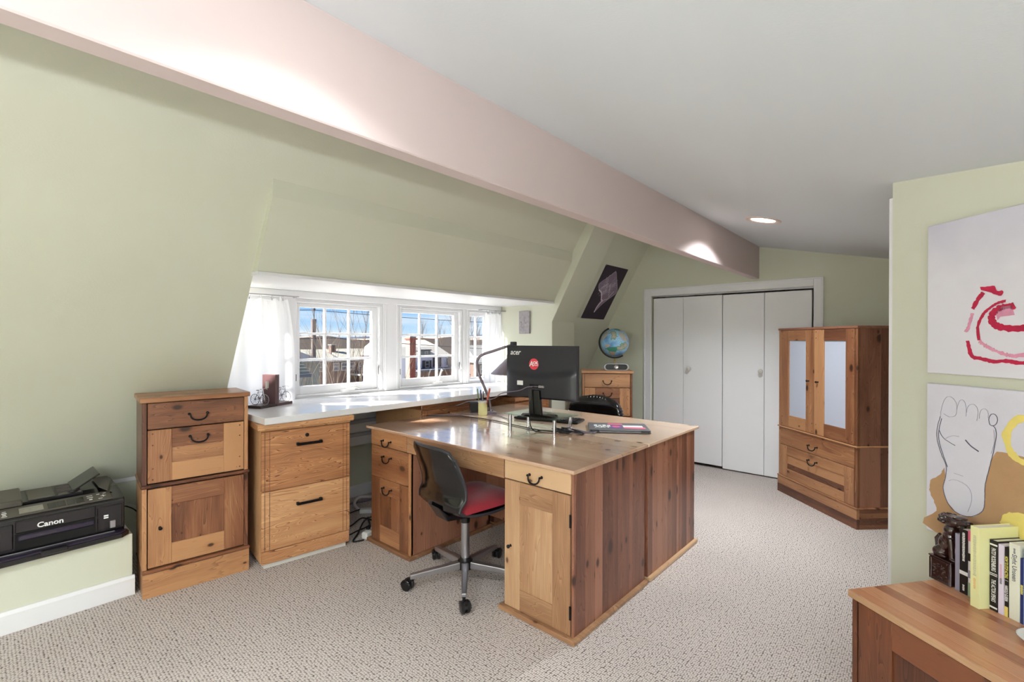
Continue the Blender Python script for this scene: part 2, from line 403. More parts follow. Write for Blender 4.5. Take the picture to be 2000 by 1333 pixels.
l(vo.outputs['Distance'], bn.inputs['Height']); l(bn.outputs[0], b.inputs['Normal'])

# globe map: procedural oceans and land
m, t, b = new_mat('globe_map'); n = t.nodes.new; l = t.links.new
tcn = n('ShaderNodeTexCoord'); nz = n('ShaderNodeTexNoise'); nz.inputs['Scale'].default_value = 8.5; nz.inputs['Detail'].default_value = 8; nz.inputs['Roughness'].default_value = .55
l(tcn.outputs['Object'], nz.inputs['Vector'])
cr = n('ShaderNodeValToRGB'); c = cr.color_ramp
c.elements[0].position = .30; c.elements[0].color = srgb(58, 104, 168)
c.elements[1].position = .70; c.elements[1].color = srgb(184, 176, 160)
for p_, k in ((.47, (126, 176, 214)), (.545, (150, 196, 220)), (.56, (96, 140, 120)), (.62, (170, 160, 140))):
    q = c.elements.new(p_); q.color = srgb(*k)
l(nz.outputs['Fac'], cr.inputs[0]); l(cr.outputs[0], b.inputs['Base Color']); b.inputs['Roughness'].default_value = .35
plain('globe_green', srgb(66, 136, 116), .4, vary=.15, vscale=60); plain('globe_tan', srgb(190, 164, 146), .4, vary=.15, vscale=60); plain('globe_sand', srgb(178, 172, 160), .4, vary=.2, vscale=40)

# ================================================================== THE ROOM
def ceil_z(y): return 1.9256+.2294*y
XB, XC, YW, XR = -2.3, 5.0, 3.52, 3.761       # back wall, closet wall, window wall, right cheek of the dormer
struct(obj('floor', G().box(XB, XC+.7, -1.9, 3.75, -.1, 0), 'carpet'), 'beige looped carpet')
struct(obj('ceiling', G().prism([(-1.9, ceil_z(-1.9)), (2.6, ceil_z(2.6)), (2.6, 2.75), (-1.9, 2.75)], XB, XC+.7), 'paint_ceiling'))
struct(obj('ceiling_beam', G().box(XB, XC, 1.257, 1.325, 1.907, 2.32), 'paint_beam', bevel=.004), 'pale boxed beam under the ceiling')
def sl(y): return .47+1.6036*(3.62-y)
slope = [(3.62, 0), (3.62, .47), (2.35, sl(2.35)), (2.35, 2.74), (2.6, 2.74), (3.75, .6), (3.75, 0)]
struct(obj('wall_slope_left', G().prism(slope, XB, 1.03), 'paint_sage'))
struct(obj('wall_slope_above_dormer', G().prism([(2.573, 2.149), (2.35, sl(2.35)), (2.35, 2.74), (3.0, 2.74), (3.60, 1.78), (3.60, 1.684), (3.3, 1.684), (3.1, 1.9)], 1.03, XR), 'paint_sage'))
panel = [(2.573, 2.149), (2.582, 2.056), (2.791, 1.690), (3.58, 1.684), (3.58, 1.75), (3.2, 2.149)]
struct(obj('wall_dormer_panel', G().prism(panel, 1.022, XR+.001), 'paint_sage'), 'boxed slope panel over the dormer windows')
struct(obj('ceiling_dormer_soffit', G().box(1.02, XR, 2.785, 3.60, 1.668, 1.6885), 'paint_trim', bevel=.002), 'white soffit over the windows')
struct(obj('wall_dormer_left', G().box(.96, 1.03, 3.5, 3.62, 0, 1.75), 'paint_sage'))
band = [(2.813, 0), (2.813, 1.494), (2.2, 1.494+1.79*.613), (2.2, 2.74), (3.0, 2.74), (3.60, 1.78), (3.60, 0)]
struct(obj('wall_rafter_box', G().prism(band, XR, 4.149), 'paint_sage', bevel=.006, seg=2), 'boxed-in rafter beside the dormer')
def sr(y): return 2.321-1.76*(y-2.424)
slr = [(3.48, 0), (3.48, sr(3.48)), (2.30, sr(2.30)), (2.30, 2.74), (2.6, 2.74), (3.62, .6), (3.62, 0)]
struct(obj('wall_slope_right', G().prism(slr, 4.149, XC+.1), 'paint_sage'))
# window wall with three openings
WZ0, WZ1 = .8826, 1.597
OPEN = [(1.075, 1.435), (1.552, 2.290), (2.467, 3.208), (3.300, 3.715)]
g = G(); g.box(1.0, XR+.02, YW, 3.60, .445, WZ0); g.box(1.0, XR+.02, YW, 3.60, WZ1, 1.78)
xs = [1.0]+[v for o in OPEN for v in o]+[XR+.02]
for i in range(0, 10, 2): g.box(xs[i], xs[i+1], YW, 3.60, WZ0, WZ1)
struct(obj('wall_window', g, 'paint_trim'), 'white panelled window wall of the dormer')
struct(obj('wall_knee', G().box(1.0, XR+.02, 3.615, 3.65, 0, .46), 'paint_sage'))
for k, (z0, z1, y0, mt) in enumerate(((.445, .475, 3.56, 'paint_trim'), (.52, .55, 3.50, 'sill_grey'), (.56, .63, 3.49, 'paint_trim'), (.635, .66, 3.46, 'sill_grey'), (1.615, 1.668, 3.49, 'paint_trim'))):
    struct(obj('trim_%d' % (k+1), G().box(1.04, XR-.005, y0, YW+.12 if z0 < .5 else YW, z0, z1), mt, bevel=.004))
struct(obj('baseboard_window', G().prism([(3.615, 0), (3.598, 0), (3.598, .075), (3.606, .09), (3.615, .09)], 1.03, XR), 'paint_trim'))
# ledge with the printer
struct(obj('wall_ledge', G().box(XB, .528, 3.075, 3.63, 0, .31), 'paint_sage', bevel=.005, seg=2), 'low boxed ledge along the sloping wall')
struct(obj('baseboard_left', G().prism([(3.075, 0), (3.058, 0), (3.058, .085), (3.066, .10), (3.075, .10)], XB, .536), 'paint_trim', bevel=.002))
struct(obj('trim_9', G().prism([(3.615, .455), (3.632, .455), (3.632, .478), (3.612, .478)], XB, .96), 'paint_trim'), 'thin white trim where the slope begins')
# closet wall
CY0, CY1, CZ = .807, 2.356, 1.803
g = G(); g.box(XC, XC+.1, -.6, CY0, 0, 2.7); g.box(XC, XC+.1, CY1, 3.8, 0, 2.7); g.box(XC, XC+.1, CY0, CY1, CZ, 2.7)
struct(obj('wall_closet', g, 'paint_sage'))
g = G(); g.box(XC+.60, XC+.68, -.6, 3.8, 0, 2.7); g.box(XC+.1, XC+.6, CY1+.1, CY1+.18, 0, 2.7); g.box(XC+.1, XC+.6, CY0-.18, CY0-.1, 0, 2.7)
struct(obj('wall_closet_inner', g, 'paint_trim'))
for k, (a, b_, z0, z1) in enumerate(((CY1, CY1+.085, 0, CZ+.08), (CY0-.075, CY0, 0, CZ+.08), (CY0, CY1, CZ, CZ+.08))):
    g = G(); g.box(XC-.014, XC, a, b_, z0, z1)
    if k == 2: g.box(XC-.02, XC-.012, a-.07, b_+.08, z1-.018, z1)
    else:
        oy = (b_-.016, b_) if k == 0 else (a, a+.016)
        g.box(XC-.02, XC-.012, oy[0], oy[1], z0, z1)
    struct(obj('trim_%d' % (k+10), g, 'paint_trim', bevel=.003), 'moulded white closet casing')
struct(obj('trim_13', G().box(XC+.012, XC+.05, CY0, CY1, CZ-.016, CZ), 'steel'), 'metal closet door track')
leaf = [(2.005, 2.340, .03), (1.604, 2.002, .03), (1.217, 1.597, .012), (.824, 1.213, .012)]
for k, (a, b_, z0) in enumerate(leaf):
    dz = .004 if k > 1 else 0
    d = obj('door_%d' % (k+1), G().box(XC+.014, XC+.046, a, b_, z0, 1.776-dz), 'paint_door', bevel=.003)
    struct(d, 'plain white bifold closet leaf, number %d from the globe' % (k+1))
    if k in (1, 2):
        ky = 1.930 if k == 1 else 1.238
        obj('knob', G().lathe([(.0, -.003), (.010, 0), (.008, .012), (.012, .02), (.0175, .03), (.016, .038), (.008, .043), (0, .044)], 16, T(XC+.014, ky, 1.014, ry=-PI/2, s=1.35)), 'plaster', d, smooth=True)
# angled wall with the paintings
A = Vector((2.48, .129)); an = R(48.5)
wv = Vector((-math.cos(an), -math.sin(an))); nv = Vector((math.sin(an), -math.cos(an)))
p = [A, A+wv*2.6, A+wv*2.6+nv*.12, A+nv*.12]
struct(obj('wall_angled', G().prism([tuple(q) for q in p], 0, 2.3, 'z'), 'paint_sage', bevel=.004), 'pale wall with two paintings')
q0 = A-wv*.015+nv*.004
p = [q0, q0+wv*.018, q0+wv*.018+nv*.035, q0+nv*.035]
struct(obj('trim_14', G().prism([tuple(q) for q in p], 0, 1.895, 'z'), 'paint_trim'), 'white door casing edge behind the angled wall')
struct(obj('wall_alcove', G().box(2.4, XC+.1, -.6, -.45, 0, 2.4), 'paint_sage'))
struct(obj('wall_right', G().box(XB, 3.0, -1.9, -1.75, 0, 1.7), 'paint_sage'))
struct(obj('wall_back', G().box(XB-.12, XB, -1.9, 3.8, 0, 2.7), 'paint_sage'))

# ------------------------------------------------------------------ windows
def window(idx, x0, x1, label, crank, full=True):
    w = bpy.data.objects.new('window_%d' % idx, None); COL.objects.link(w); w.location = (x0, YW, WZ0); struct(w, label)
    ww, hh = x1-x0, WZ1-WZ0
    obj('window_frame', G().ring(0, ww, 0, hh, .012, .03 if full else .012, .012, .012, -.006, .10), 'paint_trim', w, bevel=.002)
    fr = (.012, ww-.03, .012, hh-.012) if full else (.008, ww-.012, .02, hh-.012)
    a0, a1, b0, b1 = fr
    st = .036 if full else .006
    sb = .062 if full else .02
    s = obj('sash', G().ring(a0, a1, b0, b1, st, st+.012, sb, .032, .028, .066), 'paint_trim', w, bevel=.003)
    gx0, gx1, gz0, gz1 = a0+st, a1-st-.012, b0+sb, b1-.032
    nx, nz_ = (3, 3)
    for i in range(1, nx):
        x = gx0+(gx1-gx0)*i/nx; box('muntin', x-.009, x+.009, .034, .06, gz0, gz1, 'paint_trim', s, .004)
    for j in range(1, nz_):
        z = gz0+(gz1-gz0)*j/nz_; box('muntin', gx0, gx1, .035, .059, z-.009, z+.009, 'paint_trim', s, .004)
    for i in range(nx):
        for j in range(nz_):
            xa = gx0+(gx1-gx0)*i/nx; xb = gx0+(gx1-gx0)*(i+1)/nx; za = gz0+(gz1-gz0)*j/nz_; zb = gz0+(gz1-gz0)*(j+1)/nz_
            obj('pane', G().box(xa, xb, .046, .049, za, zb), 'pane_glass', s)
    if crank:
        c = G(); cx = ww*.5+.05
        c.box(cx-.055, cx+.055, -.022, .004, .012, .03); c.tube([(cx, -.012, .03), (cx+.004, -.03, .05)], .012, 10)
        if crank == 1: c.tube([(cx, -.026, .045), (cx+.04, -.038, .05), (cx+.085, -.04, .032)], [.014, .011, .007], 10)
        else: c.tube([(cx, -.026, .04), (cx+.012, -.036, .09), (cx+.03, -.036, .135), (cx+.04, -.03, .14)], [.012, .009, .008, .011], 10)
        obj('crank_handle', c, 'white_plastic', w, smooth=True)
        lt = G(); lt.box(ww-.030, ww-.018, -.012, .01, .13, .21); lt.tube([(ww-.024, -.012, .16), (ww-.022, -.03, .14)], .005, 8)
        obj('latch', lt, 'white_plastic', w, bevel=.002)
        box('hinge_slot', .004, .008, -.008, .0, .12, .17, 'charcoal', w, 0)
window(1, *OPEN[1], 'white nine-pane casement window beside the bookends', 1)
window(2, *OPEN[2], 'white nine-pane casement window in the middle', 2)
window(3, *OPEN[3], 'narrowly visible window half behind the curtain', 0, False)
window(4, *OPEN[0], 'window wholly covered by the left curtain', 0, False)
for k, (a, b_) in enumerate(((2.30, 2.457), (3.214, 3.294))):   # mullion casings
    g = G(); g.box(a, b_, YW-.012, YW, WZ0-.01, WZ1+.03); g.box(a+.012, a+.03, YW-.018, YW-.01, WZ0-.01, WZ1+.02); g.box(b_-.03, b_-.012, YW-.018, YW-.01, WZ0-.01, WZ1+.02)
    struct(obj('trim_%d' % (k+15), g, 'paint_trim', bevel=.003), 'white mullion casing between windows')
struct(obj('trim_17', G().box(1.44, 1.552, YW-.014, YW, WZ0-.01, WZ1+.02), 'paint_trim', bevel=.003), 'white casing left of the first window')

# ------------------------------------------------------------------ recessed ceiling lamps
def downlight(x, y, label, k=1.0):
    z = ceil_z(y); t_ = thing('recessed_ceiling_light', label, 'ceiling light', (x, y, z), 0, 'recessed lights along the beam')
    t_.rotation_euler = (math.atan(.2294), 0, 0)
    obj('trim_ring', G().lathe([(.072, .002), (.078, -.004), (.105, -.007), (.112, -.002), (.112, .004)], 32), 'lamp_trim', t_, smooth=True)
    obj('lens', G().lathe([(0, -.006), (.05, -.006), (.073, -.003)], 32), 'lamp_glow', t_, smooth=True)
    l_ = bpy.data.lights.new('bulb', 'AREA'); l_.shape = 'DISK'; l_.size = .13; l_.energy = LAMP_W*k; l_.color = (.93, .97, 1.0); l_.spread = R(128)
    lo = bpy.data.objects.new('bulb', l_); COL.objects.link(lo); lo.parent = t_; lo.location = (0, 0, -.012)
downlight(3.51, .86, 'lit recessed ceiling light near the beam\'s far end', 1.6)
downlight(.55, .86, 'recessed ceiling light above the camera, out of frame', .32)
downlight(-1.3, .86, 'recessed ceiling light behind the camera', 1.5)

# ================================================================== FURNITURE
def handle(parent, x, z, w=.082, y=0.0, mat='black_metal'):
    """bail pull: two rosettes and a drooping bar"""
    g = G()
    for s_ in (-1, 1):
        g.lathe([(0, 0), (.007, 0), (.007, .003), (.004, .006), (.004, .013), (.006, .016), (.004, .021), (0, .022)], 10, T(x+s_*w/2, y, z, rx=PI/2))
    pts = []
    for i in range(13):
        a = PI*i/12; pts.append((x-math.cos(a)*w*.46, y-.016-.006*math.sin(a), z-.002-.031*math.sin(a)**.8))
    g.tube(pts, [.0034+.0012*math.sin(PI*i/12) for i in range(13)], 8)
    return obj('handle', g, mat, parent, smooth=True)
def knob(parent, x, z, y=0.0, r=.009, mat='black_metal'):
    return obj('knob', G().lathe([(0, 0), (r*.8, 0), (r*.45, .004), (r*.45, .010), (r, .015), (r*.95, .021), (r*.5, .025), (0, .0255)], 12, T(x, y, z, rx=PI/2)), mat, parent, smooth=True)
def staves(parent, name, x0, x1, z0, z1, y0, y1, n, mat, vertical=True, rnd=None):
    """panel glued up from separate staves"""
    rnd = rnd or random
    a, b_ = (x0, x1) if vertical else (z0, z1)
    ws = [rnd.uniform(.7, 1.4) for _ in range(n)]; s_ = sum(ws); p_ = a
    for i in range(n):
        q_ = p_+(b_-a)*ws[i]/s_; d = rnd.uniform(0, .0009)
        if vertical: box(name, p_, q_, y0-d, y1, z0, z1, mat, parent, .0007)
        else: box(name, x0, x1, y0-d, y1, p_, q_, mat, parent, .0007)
        p_ = q_
def framed(parent, name, x0, x1, z0, z1, s0, s1, rb, rt, y=-.004, t=.020, fam='pine', pan=2, glass=False, vert=True, tenons=False):
    """framed door/drawer front: the recessed panel is the part, stiles and rails its children"""
    if glass: d = box(name, x0+s0-.006, x1-s1+.006, y+.008, y+.012, z0+rb-.006, z1-rt+.006, 'frosted_glass', parent, 0)
    else: d = box(name, x0+s0-.006, x1-s1+.006, y+.009, y+t-.001, z0+rb-.006, z1-rt+.006, fam+('_z' if vert else '_x'), parent, 0)
    box('stile', x0, x0+s0, y, y+t, z0, z1, fam+'_z', d, .0015); box('stile', x1-s1, x1, y, y+t, z0, z1, fam+'_z', d, .0015)
    box('rail', x0+s0, x1-s1, y+.0004, y+t, z0, z0+rb, fam+'_x', d, .0015); box('rail', x0+s0, x1-s1, y+.0004, y+t, z1-rt, z1, fam+'_x', d, .0015)
    if pan > 1 and not glass:
        rr = random.Random(int(x0*1000+z0*977))
        staves(d, 'panel_board', x0+s0, x1-s1, z0+rb, z1-rt, y+.007, y+.012, pan, fam+('_z' if vert else '_x'), vert, rr)
    if tenons:
        for zz in (z0+.018, z0+rb-.02, z1-rt+.02, z1-.018):
            for xx in (x0+.02, x1-.02):
                obj('dowel', G().lathe([(0, 0), (.004, 0), (.004, .0012), (0, .0014)], 8, T(xx, y, zz, rx=PI/2)), 'cherry_z', d)
    return d

# ---- tall two-part cabinet (beside the printer and, again, in the far corner)
def tall_cabinet(loc, rz, D, label, group, depth_top=None):
    t = thing('tall_cabinet', label, 'cabinet', loc, rz, group); Wd = .466
    for (x0, x1) in ((-.004, .016), (Wd-.012, Wd+.008)):
        box('side_panel', x0, x1, .0, D, .57, .985, 'pine_z', t); box('side_panel', x0, x1, .0, D, .14, .553, 'pine_z', t)
    box('back_panel', 0, Wd, D-.01, D, .14, .985, 'dark_gap', t)
    box('shelf', .016, Wd-.012, .012, D-.01, .545, .575, 'dark_gap', t, 0)
    box('top_board', -.014, Wd+.016, -.014, D, .987, 1.012, 'pine_x', t, .003)
    box('waist_moulding', -.010, Wd+.014, -.012, D, .553, .570, 'pine_x', t, .004)
    d1 = box('drawer', .019, Wd-.015, -.003, .02, .851, .983, 'pine_x', t, .0015); handle(d1, .235, .914, y=-.003)
    d2 = framed(t, 'flap_front', .019, Wd-.015, .577, .846, .100, .098, .094, .096, fam='pine', pan=1, vert=False, tenons=True); handle(d2, .238, .796, y=-.004)
    d3 = framed(t, 'door', .020, Wd-.014, .148, .546, .098, .096, .104, .092, fam='pine', pan=3); knob(d3, .069, .345, -.004)
    box('plinth_moulding', -.006, Wd+.016, -.014, D, .122, .139, 'pine_x', t, .005)
    box('plinth', -.002, Wd+.012, -.010, D-.005, 0, .121, 'pine_x', t, .001)
    return t
tall_cabinet((.550, 2.967, 0), math.atan2(-.051, .476), .315, 'tall pine cabinet with two pulls standing beside the printer ledge', 'matching tall pine cabinets')
tall_cabinet((3.925, 2.560, 0), math.atan2(-.371, .258), .36, 'tall pine cabinet in the far corner carrying the globe', 'matching tall pine cabinets')

# ---- lateral file cabinets
def file_cabinet(loc, rz, Wd, D, label, zt=.785):
    t = thing('file_cabinet', label, 'file cabinet', loc, rz, 'oak lateral file cabinets')
    box('body', .002, Wd-.002, .022, D, .03, zt, 'oak_z', t, .002)
    box('kick_plate', .02, Wd-.02, .02, D-.02, 0, .03, 'plaster', t, 0)
    box('top_moulding', -.006, Wd+.006, .004, D, zt, zt+.014, 'oak_x', t, .005)
    box('top_board', -.022, Wd+.02, -.016, D, zt+.012, zt+.046, 'oak_x', t, .004)
    zm = zt-.343
    for k, (z0, z1, hz) in enumerate(((zm+.002, zt-.004, zt-.092), (.104, zm-.002, zm-.100))):
        d = box('drawer', .002, Wd-.002, 0, .021, z0, z1, 'oak_x', t, .002)
        for xg in (.020, .045, Wd-.045, Wd-.022): box('groove', xg-.0012, xg+.0012, -.0006, .003, z0+.002, z1-.002, 'cherry_z', d, 0)
        cx = Wd/2+.005; hg = G(); hg.box(cx-.073, cx+.073, -.026, -.017, hz-.008, hz+.008)
        for s_ in (-1, 1): hg.box(cx+s_*.066-.008, cx+s_*.066+.008, -.02, 0, hz-.009, hz+.009)
        obj('handle', hg, 'black_metal', d, bevel=.0025)
        if k == 0: obj('lock', G().lathe([(0, 0), (.011, 0), (.011, .004), (.008, .006), (.003, .006), (.003, .004), (0, .004)], 14, T(cx-.012, 0, zt-.045, rx=PI/2)), 'black_metal', d, smooth=True)
    box('base_rail', .004, Wd-.004, .001, .022, .03, .101, 'oak_x', t, .002)
    return t
file_cabinet((1.060, 2.832, 0), math.atan2(-.064, .510), .514, .55, 'two-drawer oak file cabinet with bar pulls, left of the desk')
file_cabinet((2.185, 2.825, 0), 0, .52, .62, 'oak file cabinet under the white counter behind the black speaker')
file_cabinet((3.200, 2.800, 0), 0, .50, .62, 'oak file cabinet at the counter\'s far end behind the monitor', .745)

# ---- white counter under the windows
for (x0, x1, lab) in ((1.057, 2.416, 'white laminate counter carrying the bicycle bookends'), (2.419, 3.752, 'white laminate counter section behind the desk lamp')):
    tag(box('counter_top', x0, x1, 2.772, YW-.002, .832, .8705, 'laminate', None, .002), lab, 'counter', 'white counter sections')

# ---- the two desks, back to back
def desk(loc, rz, label, Dp, Wd, gap_side, back_over):
    """x: 0 = window end .. Wd, y: 0 = drawer front .. Dp"""
    t = thing('desk', label, 'desk', loc, rz, 'pine desks back to back')
    L0, L1, R0, R1 = 0.0, .425, Wd-.405, Wd
    ZT = .729
    # top
    obj('desk_top', G().box(-.050, Wd+.006, -.010, Dp+back_over, .7295, .747), 'top_x', t, bevel=.004, seg=2)
    # window-end pedestal: two drawers over a file drawer
    box('side_panel', L0, L0+.018, .004, Dp, .022, ZT, 'pine_z', t); box('side_panel', L1-.018, L1, .004, Dp, .022, .63, 'stave_z', t)
    box('pedestal_back', L0, L1, Dp-.012, Dp, .022, ZT, 'pine_z', t)
    d = box('drawer', L0+.002, L0+.386, -.002, .02, .634, .728, 'pine_x', t, .0015); handle(d, .183, .672, y=-.002)
    d = box('drawer', L0+.006, L0+.400, -.002, .02, .431, .630, 'pine_x', t, .0015); handle(d, .188, .571, y=-.002)
    d = framed(t, 'file_drawer', L0+.006, L0+.402, .024, .428, .096, .088, .102, .098, y=-.002, fam='pine', pan=2); handle(d, .190, .374, y=-.002)
    box('post', L0+.403, L1, -.001, .018, .022, .63, 'pine_z', t, .001)
    # apron over the knee hole
    box('apron', L0+.389, R0-.004, -.001, .02, .634, .728, 'blond_x', t, .001)
    box('knee_rail', L1, R0, .02, Dp-.012, .70, .729, 'stave_x', t, 0)
    box('modesty_panel', L1, R0, Dp-.03, Dp-.012, .10, .70, 'stave_z', t, .001)
    # right pedestal: drawer over a door
    box('side_panel', R0, R0+.018, .004, Dp, .022, ZT, 'stave_z', t)
    box('pedestal_back', R0, R1-.018, Dp-.012, Dp, .022, ZT, 'stave_z', t)
    d = box('drawer', R0+.003, R1-.014, -.002, .02, .640, .728, 'blond_x', t, .0015); handle(d, R0+.196, .684, w=.072, y=-.002)
    d = framed(t, 'door', R0+.003, R1-.018, .025, .634, .096, .096, .098, .100, y=-.002, fam='blond', pan=2); knob(d, R0+.042, .320, -.002)
    for hz in (.525, .126): obj('hinge', G().tube([(R1-.015, -.004, hz-.028), (R1-.015, -.004, hz+.028)], .0055, 8), 'black_metal', d, smooth=True)
    box('post', R1-.012, R1-.0005, .001, .018, .022, ZT, 'stave_z', t, .001)
    # end made of upright staves
    rr = random.Random(int(loc[0]*100)); n_ = 11; ws = [rr.uniform(.6, 1.5) for _ in range(n_)]; s_ = sum(ws); p_ = .018
    for i in range(n_):
        q_ = p_+(Dp-.018)*ws[i]/s_; d_ = rr.uniform(0, .0008)
        box('side_stave', R1-.018, R1+d_, p_, q_, .022, ZT, 'stave_z', t, .0007); p_ = q_
    # plinths
    for (a, b_) in ((L0-.018, L1+.018), (R0-.022, R1+.018)):
        box('plinth', a, b_, -.024, Dp+.014, 0, .023, 'blond_x', t, .004)
    return t
wood('top_x', 'x', srgb(166, 124, 98), srgb(204, 166, 138), srgb(224, 194, 168), rough=.16, lam=.082, knots=.70, contrast=.7, coat=.9, crough=.12)
# near desk: drawers face -X ; its local x runs towards -Y
desk((1.706, 2.742, 0), -PI/2, 'near pine desk, drawers facing the black swivel chair', .668, 1.585, 0, .038)
# far desk turned round, drawers facing +X: local x would run the other way, so it is mirrored by building it on its own axes
def mirror_desk():
    t = thing('desk', 'far pine desk carrying the monitor, backed against the near desk', 'desk', (2.416, 1.157, 0), PI/2, 'pine desks back to back')
    # local x runs along +Y from the room end, local y runs towards -X (so the body lies at negative y)
    Dp, Wd = .668, 1.585
    obj('desk_top', G().box(-.006, Wd+.050, -.736, -.001, .7295, .747), 'top_x', t, bevel=.004, seg=2)
    rr = random.Random(5); n_ = 11; ws = [rr.uniform(.6, 1.5) for _ in range(n_)]; s_ = sum(ws); p_ = .0
    for i in range(n_):
        q_ = p_+Dp*ws[i]/s_; d_ = rr.uniform(0, .0008)
        box('side_stave', -d_, .018, -q_, -p_, .022, .729, 'stave_z', t, .0007); p_ = q_
    for (a, b_) in ((.018, .405), (1.16, 1.567)):
        box('pedestal_back', a, b_, -.012, 0, .022, .729, 'stave_z', t)
        box('side_panel', a if a > .5 else b_-.018, (a if a > .5 else b_-.018)+.018, -Dp, 0, .022, .729, 'stave_z', t)
        d = box('drawer', a, b_, -Dp-.004, -Dp+.018, .634, .728, 'pine_x', t)
        handle(d, (a+b_)/2, .672, y=-Dp-.004)
        box('door', a, b_, -Dp-.004, -Dp+.018, .024, .628, 'pine_z', t)
        box('plinth', a-.036 if a < .5 else a-.022, b_+.02, -Dp-.02, -.0005, 0, .023, 'blond_x', t, .004)
    box('end_panel', 1.567, 1.585, -Dp, 0, .022, .729, 'pine_z', t)
    box('apron', .405, 1.16, -Dp, -Dp+.02, .634, .728, 'blond_x', t)
    box('modesty_panel', .405, 1.16, -.03, -.012, .10, .70, 'stave_z', t)
    return t
mirror_desk()

# ---- wardrobe cabinet set across the far corner
t = thing('glass_door_cabinet', 'pine cabinet with frosted glass doors standing across the far corner', 'cabinet', (4.658, 1.009, 0), math.atan2(-.71286, -.70131))
Wd, D = .8655, .44
for k, (z0, z1) in enumerate(((.572, 1.40), (.148, .567))):      # visible end, glued from wide boards
    p_ = 0
    for w_ in (.17, .12, .15):
        box('side_board', Wd-.018, Wd, p_, p_+w_, z0, z1, 'stave_z', t, .0008); p_ += w_
    box('side_board', 0, .018, 0, D, z0, z1, 'stave_z', t, .001)
box('back_panel', .018, Wd-.018, D-.012, D-.002, .15, 1.40, 'pine_z', t, 0)
for z_ in (.575, .86, 1.13): box('shelf', .018, Wd-.018, .03, D-.012, z_-.018, z_, 'pine_x', t, 0)
box('top_board', -.004, Wd+.006, -.008, D, 1.399, 1.4165, 'stave_x', t, .002)
for (x0, x1) in ((.0, .028), (Wd-.022, Wd+.0005)): box('post', x0, x1, -.0005, .02, .148, 1.399, 'pine_z', t, .001)
for k, (x0, x1, s0, s1, kx) in enumerate(((.030, .438, .104, .094, .380), (.441, Wd-.024, .103, .082, .483))):
    d = framed(t, 'door', x0, x1, .580, 1.397, s0, s1, .098, .086, y=-.004, fam='pine', glass=True, tenons=True); knob(d, kx, .990, -.004, .0085)
d = box('drawer', .030, Wd-.024, -.004, .018, .419, .564, 'pine_x', t, .0015); handle(d, .432, .480, y=-.004, w=.09)
d = framed(t, 'drawer', .030, Wd-.024, .150, .415, .082, .092, .07, .075, y=-.004, fam='pine', pan=2, vert=False); handle(d, .430, .362, y=-.004, w=.09)
box('waist_moulding', -.006, Wd+.006, -.012, D, .565, .576, 'pine_x', t, .003)
box('plinth_moulding', -.008, Wd+.010, -.014, D, .136, .149, 'pine_x', t, .005)
box('plinth_board', -.004, Wd+.006, -.010, .012, 0, .07, 'pine_x', t, .001); box('plinth_board', -.004, Wd+.006, -.0095, .012, .07, .136, 'pine_x', t, .001)
p_ = 0
for z0, z1 in ((0, .032), (.032, .076), (.076, .112), (.112, .136)): box('plinth_board', Wd-.014, Wd+.006, .012, D, z0, z1, 'pine_y', t, .001)

# ---- low cabinet in front of the paintings
LC = Vector((1.927, .199)); la = R(52.5)
t = thing('low_cabinet', 'reddish low cabinet at right carrying the row of books', 'cabinet', (LC.x, LC.y, 0), math.atan2(-math.sin(la), -math.cos(la)))
Wd, D, ZT = .96, .43, .483
rr = random.Random(3); p_ = -.006; n_ = 9; ws = [rr.uniform(.6, 1.5) for _ in range(n_)]; s_ = sum(ws)
wood('lowtop_x', 'x', srgb(150, 90, 58), srgb(188, 128, 90), srgb(212, 160, 122), rough=.22, objvar=.5, knots=2, contrast=.7, coat=.4)
p_ = -.006
for i in range(n_):
    q_ = p_+(D+.006)*ws[i]/s_
    box('top_stave', -.006, Wd+.006, p_, q_, ZT-.022, ZT, 'lowtop_x', t, .0005); p_ = q_
box('top_edge', -.007, Wd+.007, -.010, -.006, ZT-.022, ZT, 'blond_x', t, .001)
for x0 in (0, Wd-.018): box('side_panel', x0, x0+.018, 0, D, 0, ZT-.022, 'cherry_z', t, .001)
box('back_panel', .018, Wd-.018, D-.012, D-.002, .0, ZT-.022, 'cherry_z', t, 0)
box('base_panel', .018, Wd-.018, .03, D-.012, .06, .075, 'cherry_x', t, 0)
for k, (x0, x1) in enumerate(((.025, .476), (.484, Wd-.025))):
    d = framed(t, 'door', x0, x1, .07, ZT-.026, .112, .10, .09, .088, y=-.003, fam='cherry', pan=3, tenons=False); knob(d, x1-.05 if k == 0 else x0+.05, .30, -.003)
box('plinth', .0, Wd, .004, D, 0, .066, 'cherry_x', t, .001)
LT = t

